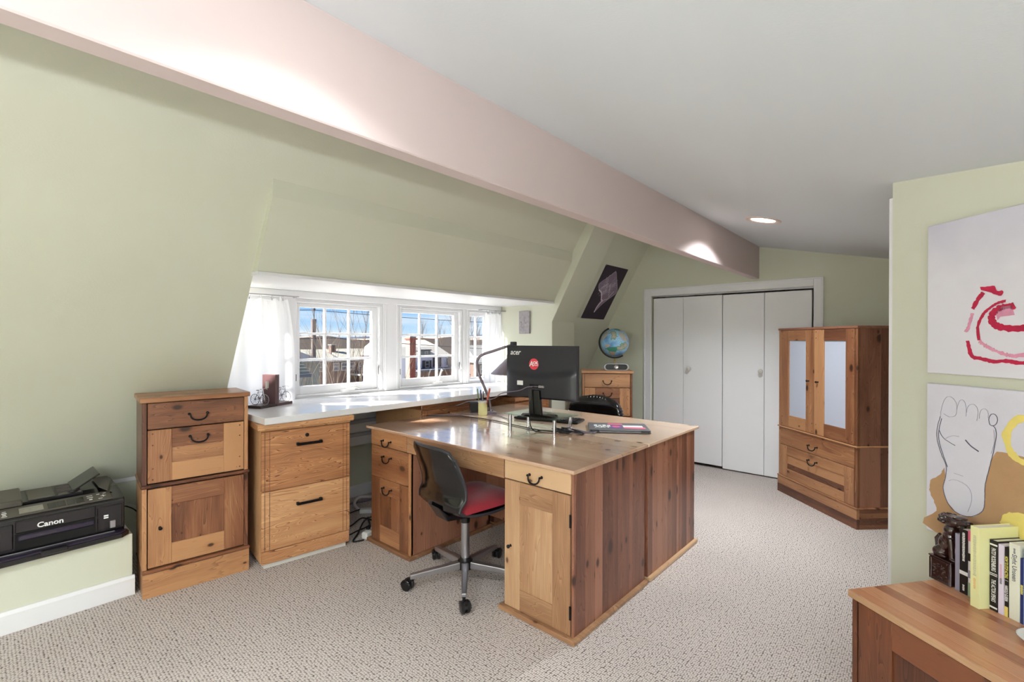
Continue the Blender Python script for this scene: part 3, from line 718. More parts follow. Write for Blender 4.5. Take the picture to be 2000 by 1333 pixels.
# ================================================================== CHAIRS
def star_base(t, r, angs, col_top, arm_mat, hub_mat='black_plastic', arm_z=.098, wheel=.026):
    for a in angs:
        a = R(a); ca, sa = math.cos(a), math.sin(a)
        g = G(); m = T(0, 0, 0, rz=a)
        v = [(.03, -.019, arm_z+.012), (.03, .019, arm_z+.012), (.03, .019, arm_z-.026), (.03, -.019, arm_z-.026), (r, -.013, arm_z-.012), (r, .013, arm_z-.012), (r, .013, arm_z-.036), (r, -.013, arm_z-.036)]
        g.add(v, [(0, 1, 2, 3), (7, 6, 5, 4), (0, 4, 5, 1), (1, 5, 6, 2), (2, 6, 7, 3), (3, 7, 4, 0)], m)
        arm = obj('base_arm', g, arm_mat, t, bevel=.005, seg=2)
        c = G(); wa = a+R(random.uniform(-70, 70)); m2 = T(r*ca, r*sa, 0, rz=wa)
        c.tube([(0, 0, .07), (0, 0, .045)], .008, 8, m=m2)
        for s_ in (-1, 1): c.lathe([(0, -.009), (wheel*.8, -.009), (wheel, -.004), (wheel, .006), (wheel*.8, .010), (0, .010)], 18, m2 @ T(.016, s_*.013, wheel, rx=PI/2))
        c.prism([(-.012, .048), (.02, .056), (.040, .046), (.044, .030), (.030, .052), (-.002, .040)], -.024, .024, 'y', m2)
        obj('caster', c, 'black_plastic', arm, smooth=35)
    obj('hub', G().lathe([(.032, arm_z-.036), (.040, arm_z-.03), (.041, arm_z+.012), (.032, arm_z+.02), (.027, arm_z+.03)], 24), hub_mat, t, smooth=35)
    obj('gas_column', G().lathe([(.023, arm_z+.015), (.023, col_top-.045)], 20), 'steel', t, smooth=True)
    obj('column_collar', G().lathe([(.026, col_top-.047), (.027, col_top-.02), (.02, col_top)], 20), hub_mat, t, smooth=35)

# near chair: thin moulded shell
t = thing('swivel_chair', 'black plastic shell swivel chair pulled into the near desk', 'chair', (1.765, 1.905, 0), R(-7))
prof = [(-.262, .772, .165), (-.250, .742, .186), (-.228, .68, .196), (-.205, .62, .203), (-.190, .57, .206), (-.186, .52, .204), (-.190, .475, .198), (-.180, .440, .190), (-.145, .415, .190), (-.08, .402, .200), (0, .400, .212), (.08, .404, .215), (.15, .412, .208), (.20, .408, .19), (.225, .392, .16)]
def shell(off):
    def fn(u, v):
        f_ = v*(len(prof)-1); i = min(int(f_), len(prof)-2); k = f_-i
        x = prof[i][0]*(1-k)+prof[i+1][0]*k; z = prof[i][1]*(1-k)+prof[i+1][1]*k; w = prof[i][2]*(1-k)+prof[i+1][2]*k
        s_ = 2*u-1; back = max(0, min(1, (z-.42)/.1))
        x2 = x+.045*back*s_*s_; z2 = z+.022*(1-back)*s_*s_-.02*back*s_**4*(1 if v < .1 else 0)
        nx_, nz_ = (1, 0) if back > .5 else (0, 1)
        return (x2+off*nx_, w*s_, z2+off*nz_)
    return fn
g = G(); g.grid(shell(0), 14, 42)
o = obj('seat_shell', g, 'black_gloss', t, smooth=True)
sm = o.modifiers.new('thickness', 'SOLIDIFY'); sm.thickness = .012; sm.offset = 0
rim = G(); f0 = shell(0)
pts = [f0(0, v/30) for v in range(0, 31)]; rim.tube(pts, .0075, 6)
pts = [f0(1, v/30) for v in range(0, 31)]; rim.tube(pts, .0075, 6)
rim.tube([f0(u/14, 0) for u in range(15)], .0085, 8)
obj('shell_rim', rim, 'charcoal', t, smooth=True)
g = G(); g.prism([(-.205, .455), (-.15, .37), (.06, .35), (.09, .37), (.09, .395), (-.14, .398)], -.055, .055, 'y')
obj('seat_bracket', g, 'black_plastic', t, bevel=.006, seg=2)
star_base(t, .30, (89, 161, 233, 305, 17), .365, 'steel', wheel=.030)
def puff(u, v):
    a, b_ = 2*u-1, 2*v-1
    ex = (1-abs(a)**3)*(1-abs(b_)**3)
    return a, b_, max(0, ex)**.5
g = G()
def topf(u, v):
    a, b_, e_ = puff(u, v); wr = .004*math.sin(a*3+b_*2)*e_+.003*math.sin(b_*7-a*3)*e_
    return (.05+.19*a, .20*b_, .440+.05*e_+wr)
def botf(u, v):
    a, b_, e_ = puff(u, v); return (.05+.19*a, .20*b_, .440-.016*e_)
g.grid(topf, 24, 24); g.grid(botf, 24, 24)
cu = obj('seat_cushion', g, 'cushion_red', None, smooth=True, weld=True); cu.location = (1.765, 1.905, 0); cu.rotation_euler = (0, 0, R(-7))
tag(cu, 'rumpled red cushion on the black swivel chair', 'cushion')

# far chair: padded leather
t = thing('leather_chair', 'padded black leather office chair behind the far desk', 'chair', (3.42, 2.20, 0), PI+R(6))
def pad(cx, cy, cz, sx, sy, sz, e_=.55, bend=0, seg=32, rings=20):
    g = G(); g.ell((0, 0, 0), (sx, sy, sz), seg, rings, e_)
    g.v = [(cx+x+bend*(y/sy)**2+.006*math.sin(z*60)*(abs(x)/sx), cy+y, cz+z) for x, y, z in g.v]
    return g
g = pad(-.21, 0, .62, .055, .25, .20, .62, .05)
obj('backrest', g, 'leather', t, smooth=True)
g = G(); n_ = 26
for i in range(n_):                              # gathered edge of the back
    a = PI*(i+.5)/n_; y, z = .245*math.cos(a), .62+.19*math.sin(a)**.7
    g.ell((-.225+.05*(y/.25)**2, y, z), (.048, .018, .018), 8, 6)
obj('gathered_edge', g, 'leather', t, smooth=True)
obj('seat', pad(.04, 0, .44, .25, .245, .055, .6), 'leather', t, smooth=True)
for s_ in (-1, 1):
    g = G(); g.tube([(-.2, s_*.27, .52), (-.15, s_*.285, .63), (0, s_*.29, .655), (.14, s_*.285, .64)], [.012, .013, .013, .012], 8)
    g.tube([(.08, s_*.285, .645), (.06, s_*.28, .5), (.02, s_*.2, .41)], .011, 8)
    obj('armrest', g, 'chrome', t, smooth=True)
g = G().prism([(-.16, .48), (-.1, .36), (.1, .36), (.1, .40), (-.08, .40), (-.14, .5)], -.05, .05, 'y'); obj('seat_bracket', g, 'black_plastic', t, bevel=.005)
star_base(t, .29, (20, 92, 164, 236, 308), .38, 'black_plastic', wheel=.028)

# ---- two made-up floor lamps behind the camera, added as fill light
def fill_uplight(x, y, h, w, label):
    t = thing('fill_lamp', label, 'fill lamp', (x, y, 0), 0, 'fill lamps added behind the camera')
    obj('lamp_base', G().lathe([(.13, 0), (.13, .015), (.02, .03), (.012, .04)], 24), 'black_metal', t, smooth=35)
    obj('lamp_pole', G().tube([(0, 0, .03), (0, 0, h-.05)], .011, 10), 'black_metal', t, smooth=True)
    obj('lamp_bowl', G().lathe([(.02, h-.06), (.08, h-.045), (.15, h), (.145, h), (.075, h-.038), (0, h-.05)], 28), 'paint_trim', t, smooth=True)
    l_ = bpy.data.lights.new('bulb', 'AREA'); l_.shape = 'DISK'; l_.size = .2; l_.energy = w; l_.color = (.88, .95, 1.0)
    lo = bpy.data.objects.new('bulb', l_); COL.objects.link(lo); lo.parent = t; lo.location = (0, 0, h-.02); lo.rotation_euler = (PI, 0, 0)
fill_uplight(-1.3, -.75, 1.20, 95, 'added white bowl fill lamp, unseen under the low eave')
def fill_lantern(x, y, z, r, e_, label):  # glowing paper ball on a pole, added as unseen fill light
    t = thing('fill_lamp', label, 'fill lamp', (x, y, 0))
    obj('lamp_base', G().lathe([(.14, 0), (.14, .015), (.02, .03), (.012, .04)], 24), 'black_metal', t, smooth=35)
    obj('lamp_pole', G().tube([(0, 0, .03), (0, 0, z-r+.01)], .011, 10), 'black_metal', t, smooth=True)
    plain('fill_lantern_glow', (1, 1, 1, 1), .8, emit=((1, .945, .81, 1), e_))
    obj('paper_shade', G().ell((0, 0, z), (r, r, r), 28, 18), 'fill_lantern_glow', t, smooth=True)
fill_lantern(-1.30, .15, 1.48, .18, 22, 'added round paper fill lamp, unseen behind the camera')

# ================================================================== THINGS ON THE DESKS
DZ = .747
# ---- glass riser
t = thing('monitor_riser', 'glass monitor riser on four chrome legs', 'monitor stand', (0, 0, DZ))
obj('glass_shelf', G().box(2.295, 2.545, 1.695, 2.110, .077, .085), 'shelf_glass', t, bevel=.002)
for (x, y) in ((2.325, 2.080), (2.332, 1.725), (2.505, 2.075), (2.515, 1.735)):
    obj('leg', G().lathe([(.013, 0), (.013, .004), (.0115, .006), (.0115, .071), (.013, .073), (.013, .077)], 16, T(x, y, 0)), 'chrome', t, smooth=35)
# ---- monitor seen from behind
ma = math.atan2(1.594-2.113, 2.382-2.336)
t = thing('computer_monitor', 'black computer monitor turned with its back to the room', 'monitor', (2.336, 2.113, DZ+.085), ma)
MW = .521; Z0, Z1 = .942-DZ-.085, 1.272-DZ-.085
def bulge(u, v):
    x = MW*u; z = Z0+(Z1-Z0)*v
    a = max(0, 1-abs(2*u-1)**4); zz = max(0, min(1, (.50+.10*(2*u-1)**2-v)/.14))
    return (x, -.008-.028*a**.6*(zz*zz*(3-2*zz))*(1 if v > .02 else .6), z)
g = G(); g.grid(bulge, 30, 30); g.grid(lambda u, v: (MW*u, .02, Z0+(Z1-Z0)*v), 1, 1)
n_ = 30
for k in range(2): g.add([(MW*k, -.008, Z0), (MW*k, .02, Z0), (MW*k, .02, Z1), (MW*k, -.008, Z1)], [(0, 1, 2, 3)])
g.add([(0, -.008, Z1), (MW, -.008, Z1), (MW, .02, Z1), (0, .02, Z1)], [(0, 1, 2, 3)]); g.add([(0, -.008, Z0), (MW, -.008, Z0), (MW, .02, Z0), (0, .02, Z0)], [(0, 1, 2, 3)])
mo = obj('housing', g, 'monitor_shell', t, smooth=35)
obj('bezel', G().ring(-.002, MW+.002, Z0-.002, Z1+.002, .008, .008, .014, .008, .012, .024), 'black_plastic', t, bevel=.002)
box('screen', .006, MW-.006, .018, .0215, Z0+.012, Z1-.006, 'black_gloss', t, 0)
FR = Matrix.Rotation(PI/2, 4, 'X')
text('maker_logo', 'acer', .050, 'ink_white', mo, T(.068, -.0086, Z1-.042) @ FR, sx=.92, shear=.25, bold=.0006)
mk = obj('round_sticker', G().lathe([(0, 0), (.036, 0), (.036, .0006), (0, .0006)], 32, T(.215, -.0086, Z0+.215, rx=PI/2)), 'sticker_red', mo)
text('sticker_lettering', 'A', .046, 'ink_white', mk, T(.196, -.0098, Z0+.215) @ FR, shear=.1, bold=.001)
text('sticker_lettering', 'OK', .026, 'ink_white', mk, T(.228, -.0098, Z0+.222) @ FR, bold=.001)
box('sticker_bar', .206, .249, -.0104, -.0095, Z0+.205, Z0+.2085, 'ink_white', mk, 0)
box('port_label', .105, .150, -.0385, -.034, Z0+.080, Z0+.108, 'ink_white', mo, .0005)
box('port_recess', .20, .31, -.0375, -.03, Z0+.065, Z0+.090, 'dark_gap', mo, .002)
box('vga_plug', .275, .315, -.052, -.036, Z0+.070, Z0+.086, 'steel', mo, .003)
obj('stand_neck', G().prism([(.205, -.085+.085), (.30, 0), (.285, Z0+.055), (.222, Z0+.055)], -.055, -.028, 'y'), 'black_gloss', t, bevel=.006, seg=2)
gl = G(); gl.lathe([(0, .001), (.125, .001), (.128, .006), (.115, .013), (.03, .018), (0, .018)], 40, T(.25, .0, 0) @ Matrix.Diagonal((1, .72, 1, 1)))
obj('stand_foot', gl, 'black_gloss', t, smooth=True)
def cord(name, pts, r, mat, label, n=8, cat='cable', group=None):
    P_ = [Vector(p) for p in pts]; out = []
    P_ = [P_[0]*2-P_[1]]+P_+[P_[-1]*2-P_[-2]]
    for i in range(1, len(P_)-2):
        for k in range(n):
            q = k/n; a, b_, c_, d_ = P_[i-1:i+3]
            out.append(.5*((2*b_)+(c_-a)*q+(2*a-5*b_+4*c_-d_)*q*q+(3*b_-a-3*c_+d_)*q**3))
    out.append(P_[-2])
    return tag(obj(name, G().tube(out, r, 7), mat, None, smooth=True), label, cat, group)
def mw(x, y, z):     # monitor-local to world
    c, s_ = math.cos(ma), math.sin(ma); return (2.336+c*x-s_*y, 2.113+s_*x+c*y, DZ+.085+z)
cord('power_cable', [mw(.25, -.040, Z0+.079), mw(.232, -.068, Z0+.065), mw(.226, -.075, Z0+.02), mw(.24, -.085, -.04), mw(.29, -.105, -.078), (2.30, 1.80, DZ+.008), (2.34, 1.70, DZ+.006), (2.40, 1.62, DZ+.006)], .0035, 'cord_black', 'black cable hanging from the monitor\'s back')
cord('video_cable', [mw(.27, -.044, Z0+.078), mw(.20, -.056, Z0+.072), mw(.13, -.05, Z0+.045), mw(.0, -.06, Z0+.02), (2.40, 2.30, .90), (2.45, 2.46, .868), (2.46, 2.62, .845), (2.44, 2.75, .80)], .0032, 'cord_grey', 'grey cable running from the monitor past the pen cup')
# ---- keyboard under the riser
t = thing('keyboard', 'black keyboard pushed under the glass riser', 'keyboard', (2.665, 2.02, DZ), R(-76))
box('keyboard_body', -.24, .24, -.075, .075, .002, .018, 'black_plastic', t, .005)
kg = box('key', -.008, .008, -.007, .007, .018, .023, 'charcoal', t, .0015)
first = True
for r_ in range(5):
    for c_ in range(20):
        k_ = kg if first else kg.copy()
        if not first: COL.objects.link(k_); k_.parent = t
        k_.location = (-.21+c_*.0218, -.055+r_*.0265, 0); first = False
# ---- cable tangle
random.seed(11)
for j in range(3):
    pts = []; cx, cy = 2.37+.02*j, 1.70-.06*j
    for i in range(16): a = i*.85+j; rr_ = .045+.02*math.sin(i*1.7+j); pts.append((cx+rr_*math.cos(a)*.9, cy+rr_*1.5*math.sin(a), DZ+.006+.0045*(i % 4)))
    cord('coiled_cable', pts, .0036, ('cord_black', 'cord_black', 'cord_grey')[j], ('black cable coiled in front of the riser leg', 'black cable coil lying against the laptop', 'grey cable looped between riser and laptop')[j], n=4, group='cables tangled on the desk')
cord('desk_cable', [(2.19, 2.79, DZ+.006), (2.25, 2.70, DZ+.005), (2.36, 2.50, DZ+.005), (2.37, 2.28, DZ+.005), (2.33, 2.0, DZ+.005), (2.31, 1.80, DZ+.005), (2.36, 1.66, DZ+.005)], .003, 'cord_black', 'thin black cable lying along the desk top')
cord('desk_cable', [(2.22, 2.79, DZ+.005), (2.36, 2.66, DZ+.005), (2.48, 2.60, DZ+.005), (2.55, 2.42, DZ+.005), (2.47, 2.22, DZ+.005)], .003, 'cord_grey', 'thin grey cable lying near the lamp foot')
# ---- laptop
la_ = math.atan2(1.259-1.561, 2.673-2.465)
t = thing('laptop', 'closed grey laptop covered in stickers', 'laptop', (2.465, 1.561, DZ), la_)
LW, LD = .367, .255
obj('base', G().box(0, LW, 0, LD, .003, .013), 'laptop_grey', t, bevel=.003); obj('lid', G().box(.001, LW-.001, .004, LD-.001, .0135, .021), 'laptop_grey', t, bevel=.003)
for (a, b_) in ((.008, .06), (LW-.06, LW-.008)): obj('hinge', G().tube([(a, .002, .013), (b_, .002, .013)], .0065, 10), 'black_plastic', t, smooth=True)
for (x, y) in ((.03, .03), (LW-.03, .03), (.03, LD-.03), (LW-.03, LD-.03)): box('foot', x-.012, x+.012, y-.004, y+.004, 0, .003, 'black_plastic', t, 0)
ZL = .0212
[box('sticker_print', .035+.027*i, .055+.027*i, .128, .172-.012*(i % 2), .021, .0215, 'ink_white', t, 0) for i in range(4)]; text('sticker_lettering', 'ART', .055, 'ink_white', t, T(.087, .095, ZL), sx=.95, bold=.002)
box('sticker', .138, .205, .06, .16, .021, .0215, 'sticker_purple', t, 0)
obj('sticker', G().lathe([(0, 0), (.026, 0), (.026, .0006), (0, .0006)], 24, T(.171, .115, .0213)), 'sticker_pink', t)
box('sticker', .125, .215, .185, .225, .021, .0215, 'sticker_pink', t, 0)
box('sticker', .215, .335, .105, .16, .021, .0215, 'ink_white', t, 0); box('sticker', .215, .345, .058, .104, .021, .0215, 'sticker_pink', t, 0)
# ---- desk lamp
t = thing('desk_lamp', 'grey desk lamp with bent arm and cone shade', 'lamp', (2.601, 2.521, DZ))
ap = [(2.601, 2.521, .757), (2.597, 2.526, .80), (2.588, 2.536, .87), (2.558, 2.57, .977), (2.538, 2.594, 1.05), (2.529, 2.603, 1.11), (2.533, 2.599, 1.16), (2.556, 2.573, 1.197), (2.613, 2.509, 1.226), (2.684, 2.429, 1.262), (2.716, 2.392, 1.272)]
g = G(); pp = [Vector(p) for p in ap]; out = []
for i in range(len(pp)-1):
    a = pp[max(i-1, 0)]; b_ = pp[i]; c_ = pp[i+1]; d_ = pp[min(i+2, len(pp)-1)]
    for k in range(6):
        q = k/6; out.append(.5*((2*b_)+(c_-a)*q+(2*a-5*b_+4*c_-d_)*q*q+(3*b_-a-3*c_+d_)*q**3)-Vector((2.601, 2.521, DZ)))
out.append(pp[-1]-Vector((2.601, 2.521, DZ)))
obj('lamp_arm', g.tube(out, .010, 10), 'lamp_metal', t, smooth=True)
obj('lamp_base', G().lathe([(.044, 0), (.044, .010), (.036, .016), (.015, .020), (.013, .03)], 32), 'lamp_metal', t, smooth=35)
sx, sy, sz = 2.735-2.601, 2.372-2.521, 1.232-DZ
obj('lamp_shade', G().lathe([(.018, .03), (.022, 0), (.205, -.178), (.203, -.180), (.02, -.006)], 36, T(sx, sy, sz)), 'lamp_metal', t, smooth=35)
box('lamp_joint', sx-.045, sx-.005, sy+.0, sy+.04, sz+.032, sz+.065, 'black_plastic', t, .005)
obj('shade_stem', G().tube([(sx-.02, sy+.02, sz+.045), (sx, sy, sz+.02)], .009, 8), 'lamp_metal', t, smooth=True)
# ---- pen cup and pens
t = thing('pen_cup', 'cream pen cup with white rim on the desk', 'pen cup', (2.52, 2.531, DZ))
obj('cup', G().lathe([(.031, 0), (.034, .004), (.034, .098), (.031, .098), (.031, .006), (0, .006)], 24), 'cup_cream', t, smooth=35)
obj('cup_rim', G().lathe([(.0345, .093), (.037, .094), (.037, .107), (.031, .107), (.031, .098)], 24), 'white_plastic', t, smooth=35)
for i, (dx, dy, lx, ly, h, mt, lab) in enumerate(((-.012, .016, -.012, .022, .185, 'pen_green', 'slim green pen leaning left in the cup'), (.0, .008, -.004, .012, .175, 'pen_blue', 'dark blue marker standing in the cup'), (.010, .006, .004, .004, .165, 'pen_blue', 'short blue pen in the middle of the cup'), (.004, -.014, .016, -.042, .19, 'pen_orange', 'thick orange pencil leaning right in the cup'), (-.010, -.006, -.004, -.006, .16, 'steel', 'silver pen low in the cup'))):
    c = thing('pen', lab, 'pen', (2.52+dx*.9, 2.531+dy*.9, DZ+.012), 0, 'pens in the cup')
    d = Vector((lx, ly, h)); rad = .0065 if i == 3 else .0048
    obj('barrel', G().tube([(0, 0, 0), tuple(d*.85)], rad, 8), mt, c, smooth=True); obj('pen_cap', G().tube([tuple(d*.85), tuple(d*.97), tuple(d)], [rad*1.1, rad*1.05, rad*.5], 8), mt, c, smooth=True)
# ---- small black speaker behind the cup
t = thing('desk_speaker', 'black box speaker behind the pen cup', 'speaker', (2.60, 2.690, DZ), R(-38))
box('speaker_box', -.045, .045, -.045, .045, 0, .080, 'charcoal', t, .006); box('speaker_grille', -.038, .038, -.048, -.0445, .006, .074, 'black_plastic', t, .003)
# ---- bicycle bookends
def bicycle(parent, m):
    g = G()
    for cx in (0, .075):
        g.tube([(cx+.034*math.cos(2*PI*k/28), 0, .036+.034*math.sin(2*PI*k/28)) for k in range(29)], .0022, 6, m=m)
        for k in range(6): a = PI*k/6; g.tube([(cx+.033*math.cos(a), 0, .036+.033*math.sin(a)), (cx-.033*math.cos(a), 0, .036-.033*math.sin(a))], .0009, 4, m=m)
    for a, b_ in (((0, .036), (.012, .105)), ((.012, .085), (.05, .085)), ((.05, .09), (.035, .04)), ((.035, .04), (.01, .08)), ((.035, .04), (.075, .036)), ((.075, .036), (.05, .085))):
        g.tube([(a[0], 0, a[1]), (b_[0], 0, b_[1])], .002, 6, m=m)
    g.tube([(.012, -.022, .106), (.012, .022, .106)], .002, 6, m=m); g.tube([(.012, .022, .106), (0, .024, .100)], .002, 6, m=m); g.tube([(.012, -.022, .106), (0, -.024, .100)], .002, 6, m=m)
    g.ell((.052, 0, .095), (.014, .006, .004), 10, 6, m=m); g.box(.02, .045, -.008, .008, .044, .05, m=m)
    return obj('wire_bicycle', g, 'steel', parent, smooth=True)
CZT = .8705
ba = math.atan2(.055, .116)
for k, lab in enumerate(('brown wooden bookend with wire bicycle, nearer the tall cabinet', 'brown wooden bookend with wire bicycle, nearer the window')):
    t = thing('bookend', lab, 'bookend', (1.308, 3.226, CZT), ba, 'pair of bicycle bookends')
    s_ = -1 if k == 0 else 1
    xs_ = sorted((s_*.001, s_*.138)); xu = sorted((s_*.001, s_*.017))
    box('base_board', xs_[0], xs_[1], 0, .105, 0, .018, 'walnut_x', t, .001)
    box('upright_board', xu[0], xu[1], 0, .105, .018, .208, 'walnut_z', t, .001)
    bicycle(t, T(s_*.095, .050, .017, rz=PI/2*(1 if k else 1)) @ T(-.037, 0, 0, s=1.0) @ Matrix.Scale(1.0, 4))
    box('handle_tag', *sorted((s_*.030, s_*.045)), .04, .056, .12, .165, 'plaster', t, .001)

# ================================================================== PRINTER
t = thing('printer', 'black multifunction printer with open tray on the ledge', 'printer', (.020, 3.085, .311), 0)
PW = .478
def pbox(name, *a, mat='printer_body', par=None, bev=.004): return box(name, *a, mat, par or t, bev)
obj('body', G().prism([(.0, .045), (.0, .185), (.01, .192), (.20, .215), (.41, .215), (.43, .19), (.43, .0), (.02, .0)], 0, PW), 'printer_body', t, bevel=.006, seg=2)
# bevelled grey shoulder on the right end
g = G(); g.add([(PW-.055, .10, .2155), (PW-.012, .30, .2155+.012), (PW-.012, .42, .222), (PW-.08, .42, .226), (PW-.08, .16, .226), (PW+.004, .22, .185), (PW+.004, .43, .185), (PW+.004, .10, .18)], [(0, 4, 3, 2, 1), (0, 1, 5, 7), (1, 2, 6, 5)])
obj('end_cap', g, 'printer_grey', t)
# sloping control panel
tp = math.atan2(.023, .19); cm = T(0, .008, .1925, rx=tp)
cp = obj('control_panel', G().box(.003, PW-.045, 0, .115, 0, .005, cm), 'printer_grey', t, bevel=.002)
obj('display', G().box(.105, .185, .020, .085, .005, .0062, cm), 'lcd', cp)
for i in range(4): obj('panel_key', G().box(.20+i*.033, .229+i*.033, .018, .085, .005, .0058, cm), 'printer_body', cp)
for (x, y, w_, h_) in ((.03, .075, .016, .008), (.03, .052, .014, .012), (.03, .030, .012, .008), (.03, .014, .018, .005), (.058, .075, .012, .005), (.058, .054, .016, .012), (.058, .033, .012, .010), (.058, .016, .018, .005), (.352, .082, .022, .006), (.352, .058, .022, .006), (.352, .032, .012, .012), (.385, .085, .012, .006), (.388, .026, .016, .006), (.41, .088, .012, .006)):
    obj('panel_mark', G().box(x-w_/2, x+w_/2, y-h_/2, y+h_/2, .005, .0057, cm), 'ink_white', cp)
for (w_, h_) in ((.020, .005), (.005, .024)): obj('panel_mark', G().box(.402-w_/2, .402+w_/2, .055-h_/2, .055+h_/2, .005, .0057, cm), 'ink_white', cp)
# document feeder
df_ = obj('feeder_cover', G().prism([(.135, .208), (.135, .232), (.15, .236), (.39, .240), (.41, .228), (.41, .205)], .0, .12), 'printer_grey', t, bevel=.004)
obj('feeder_well', G().box(.12, .335, .15, .40, .212, .220), 'black_plastic', t)
obj('feeder_guide', G().box(.14, .235, .16, .37, .220, .226), 'printer_grey', t, bevel=.002)
for i in range(5): obj('feeder_rib', G().box(.245, .33, .165+.045*i, .175+.045*i, .219, .228), 'printer_grey', t)
obj('feeder_tray', G().box(0, .125, -.105, .105, 0, .008, T(.30, .27, .224, ry=-R(33))), 'printer_body', t, bevel=.003)
obj('feeder_hinge', G().ell((.30, .17, .228), (.022, .014, .008), 12, 8), 'black_plastic', t, smooth=True)
# front
pbox('front_panel', .004, .085, -.006, .004, .052, .165); pbox('front_panel', .09, .365, -.007, .004, .120, .175); pbox('front_panel', .37, PW-.01, -.006, .004, .05, .165)
pbox('paper_slot', .09, .365, -.002, .01, .045, .118, mat='dark_gap', bev=0); pbox('inner_tray', .10, .36, -.010, .02, .085, .108, mat='printer_tray')
box('tray_line', .17, .225, -.0108, -.0095, .094, .0965, 'printer_grey', t, 0)
text('maker_logo', 'Canon', .032, 'ink_white', t, T(.205, -.0073, .140) @ FR, sx=1.05, bold=.0008)
for z_ in (.118, .108): box('card_mark', .395, .413, -.0068, -.0058, z_-.0035, z_+.0035, 'ink_white', t, 0)
box('card_latch', .418, .440, -.012, -.004, .052, .088, 'steel', t, .002)
# fold-out paper tray
obj('paper_tray', G().prism([(-.01, .030), (PW-.012, .030), (PW+.012, -.01), (PW-.02, -.038), (-.01, -.062)], .018, .030, 'z'), 'printer_tray', t, bevel=.003)
obj('tray_lip', G().prism([(-.012, -.046), (PW-.02, -.034), (PW+.014, -.008), (PW+.016, -.014), (PW-.016, -.050), (-.012, -.074)], .002, .024, 'z'), 'printer_body', t, bevel=.004)
box('tray_ridge', -.005, PW-.04, -.004, .0, .030, .034, 'steel', t, .001)
obj('tray_stop', G().box(.17, .26, -.072, -.040, .012, .034), 'black_plastic', t, bevel=.004)
for i in range(4): box('foot', (.03, PW-.05)[i % 2], (.05, PW-.03)[i % 2], (.04, .38)[i//2], (.06, .40)[i//2], -.0005, .004, 'black_plastic', t, 0)
cord('power_lead', [(.503, 3.46, .352), (.535, 3.48, .345), (.58, 3.52, .33), (.64, 3.56, .26), (.68, 3.57, .1), (.70, 3.56, .01)], .0035, 'cord_black', 'black lead dropping behind the tall cabinet')
cord('power_lead', [(.503, 3.47, .362), (.54, 3.50, .352), (.59, 3.53, .345), (.66, 3.57, .28), (.70, 3.58, .12), (.73, 3.57, .01)], .003, 'cord_white', 'white lead dropping behind the tall cabinet')

# ================================================================== CURTAINS
def curtain(x0, x1, label, flare, rings, sgn):
    t = thing('curtain', label, 'curtain', (x0, 3.43, .872), 0, 'white tab curtains')
    w_ = x1-x0; h_ = .722
    def fn(u, v):
        x = w_*(u*(1-flare*(1-v)*0)+(0)); sq = 1-.22*v**3
        xx = w_*.5+(u-.5)*w_*sq+sgn*.03*(1-v)*u
        return (xx, .014*math.sin(u*21+.6*math.sin(v*3))*(.5+.5*v)+.010*math.sin(u*47+1)*v**4, h_*v-.022*v**8*math.sin(u*PI*(rings-1))**2)
    obj('cloth', G().grid(fn, 90, 24), 'curtain', t, smooth=True)
    for i in range(rings):
        u = (i+.5)/rings; xx = w_*.5+(u-.5)*w_*.78+sgn*0
        obj('ring', G().tube([(xx, .013*math.cos(2*PI*k/12), h_+.013+.013*math.sin(2*PI*k/12)) for k in range(13)], .0018, 5), 'steel', t, smooth=True)
        box('clip', xx-.003, xx+.003, -.004, .004, h_-.012, h_+.002, 'steel', t, .001)
    return t
curtain(1.045, 1.515, 'white curtain gathered at the left window\'s edge', .2, 5, 0)
curtain(3.425, 3.725, 'white curtain hanging in front of the narrow window', .2, 4, 0)
for (x0, x1, lab) in ((1.06, 1.54, 'thin rod holding the curtain by the bookends'), (3.40, 3.758, 'thin rod holding the curtain by the plaque')):
    t = thing('curtain_rod', lab, 'curtain rod', (x0, 3.43, 1.618), 0, 'thin curtain rods')
    obj('rod', G().tube([(0, 0, 0), (x1-x0, 0, 0)], .004, 8), 'steel', t, smooth=True)
    for x in (.012, x1-x0-.012): box('bracket', x-.004, x+.004, 0, .062, -.005, .005, 'steel', t, .001)

# ================================================================== WALL PIECES
# ---- poster of a city map on the slope beyond the rafter box
th = math.atan(1.76); po = thing('map_poster', 'dark purple poster with a pale city map outline', 'poster', (4.340, 2.862, 1.551), 0)
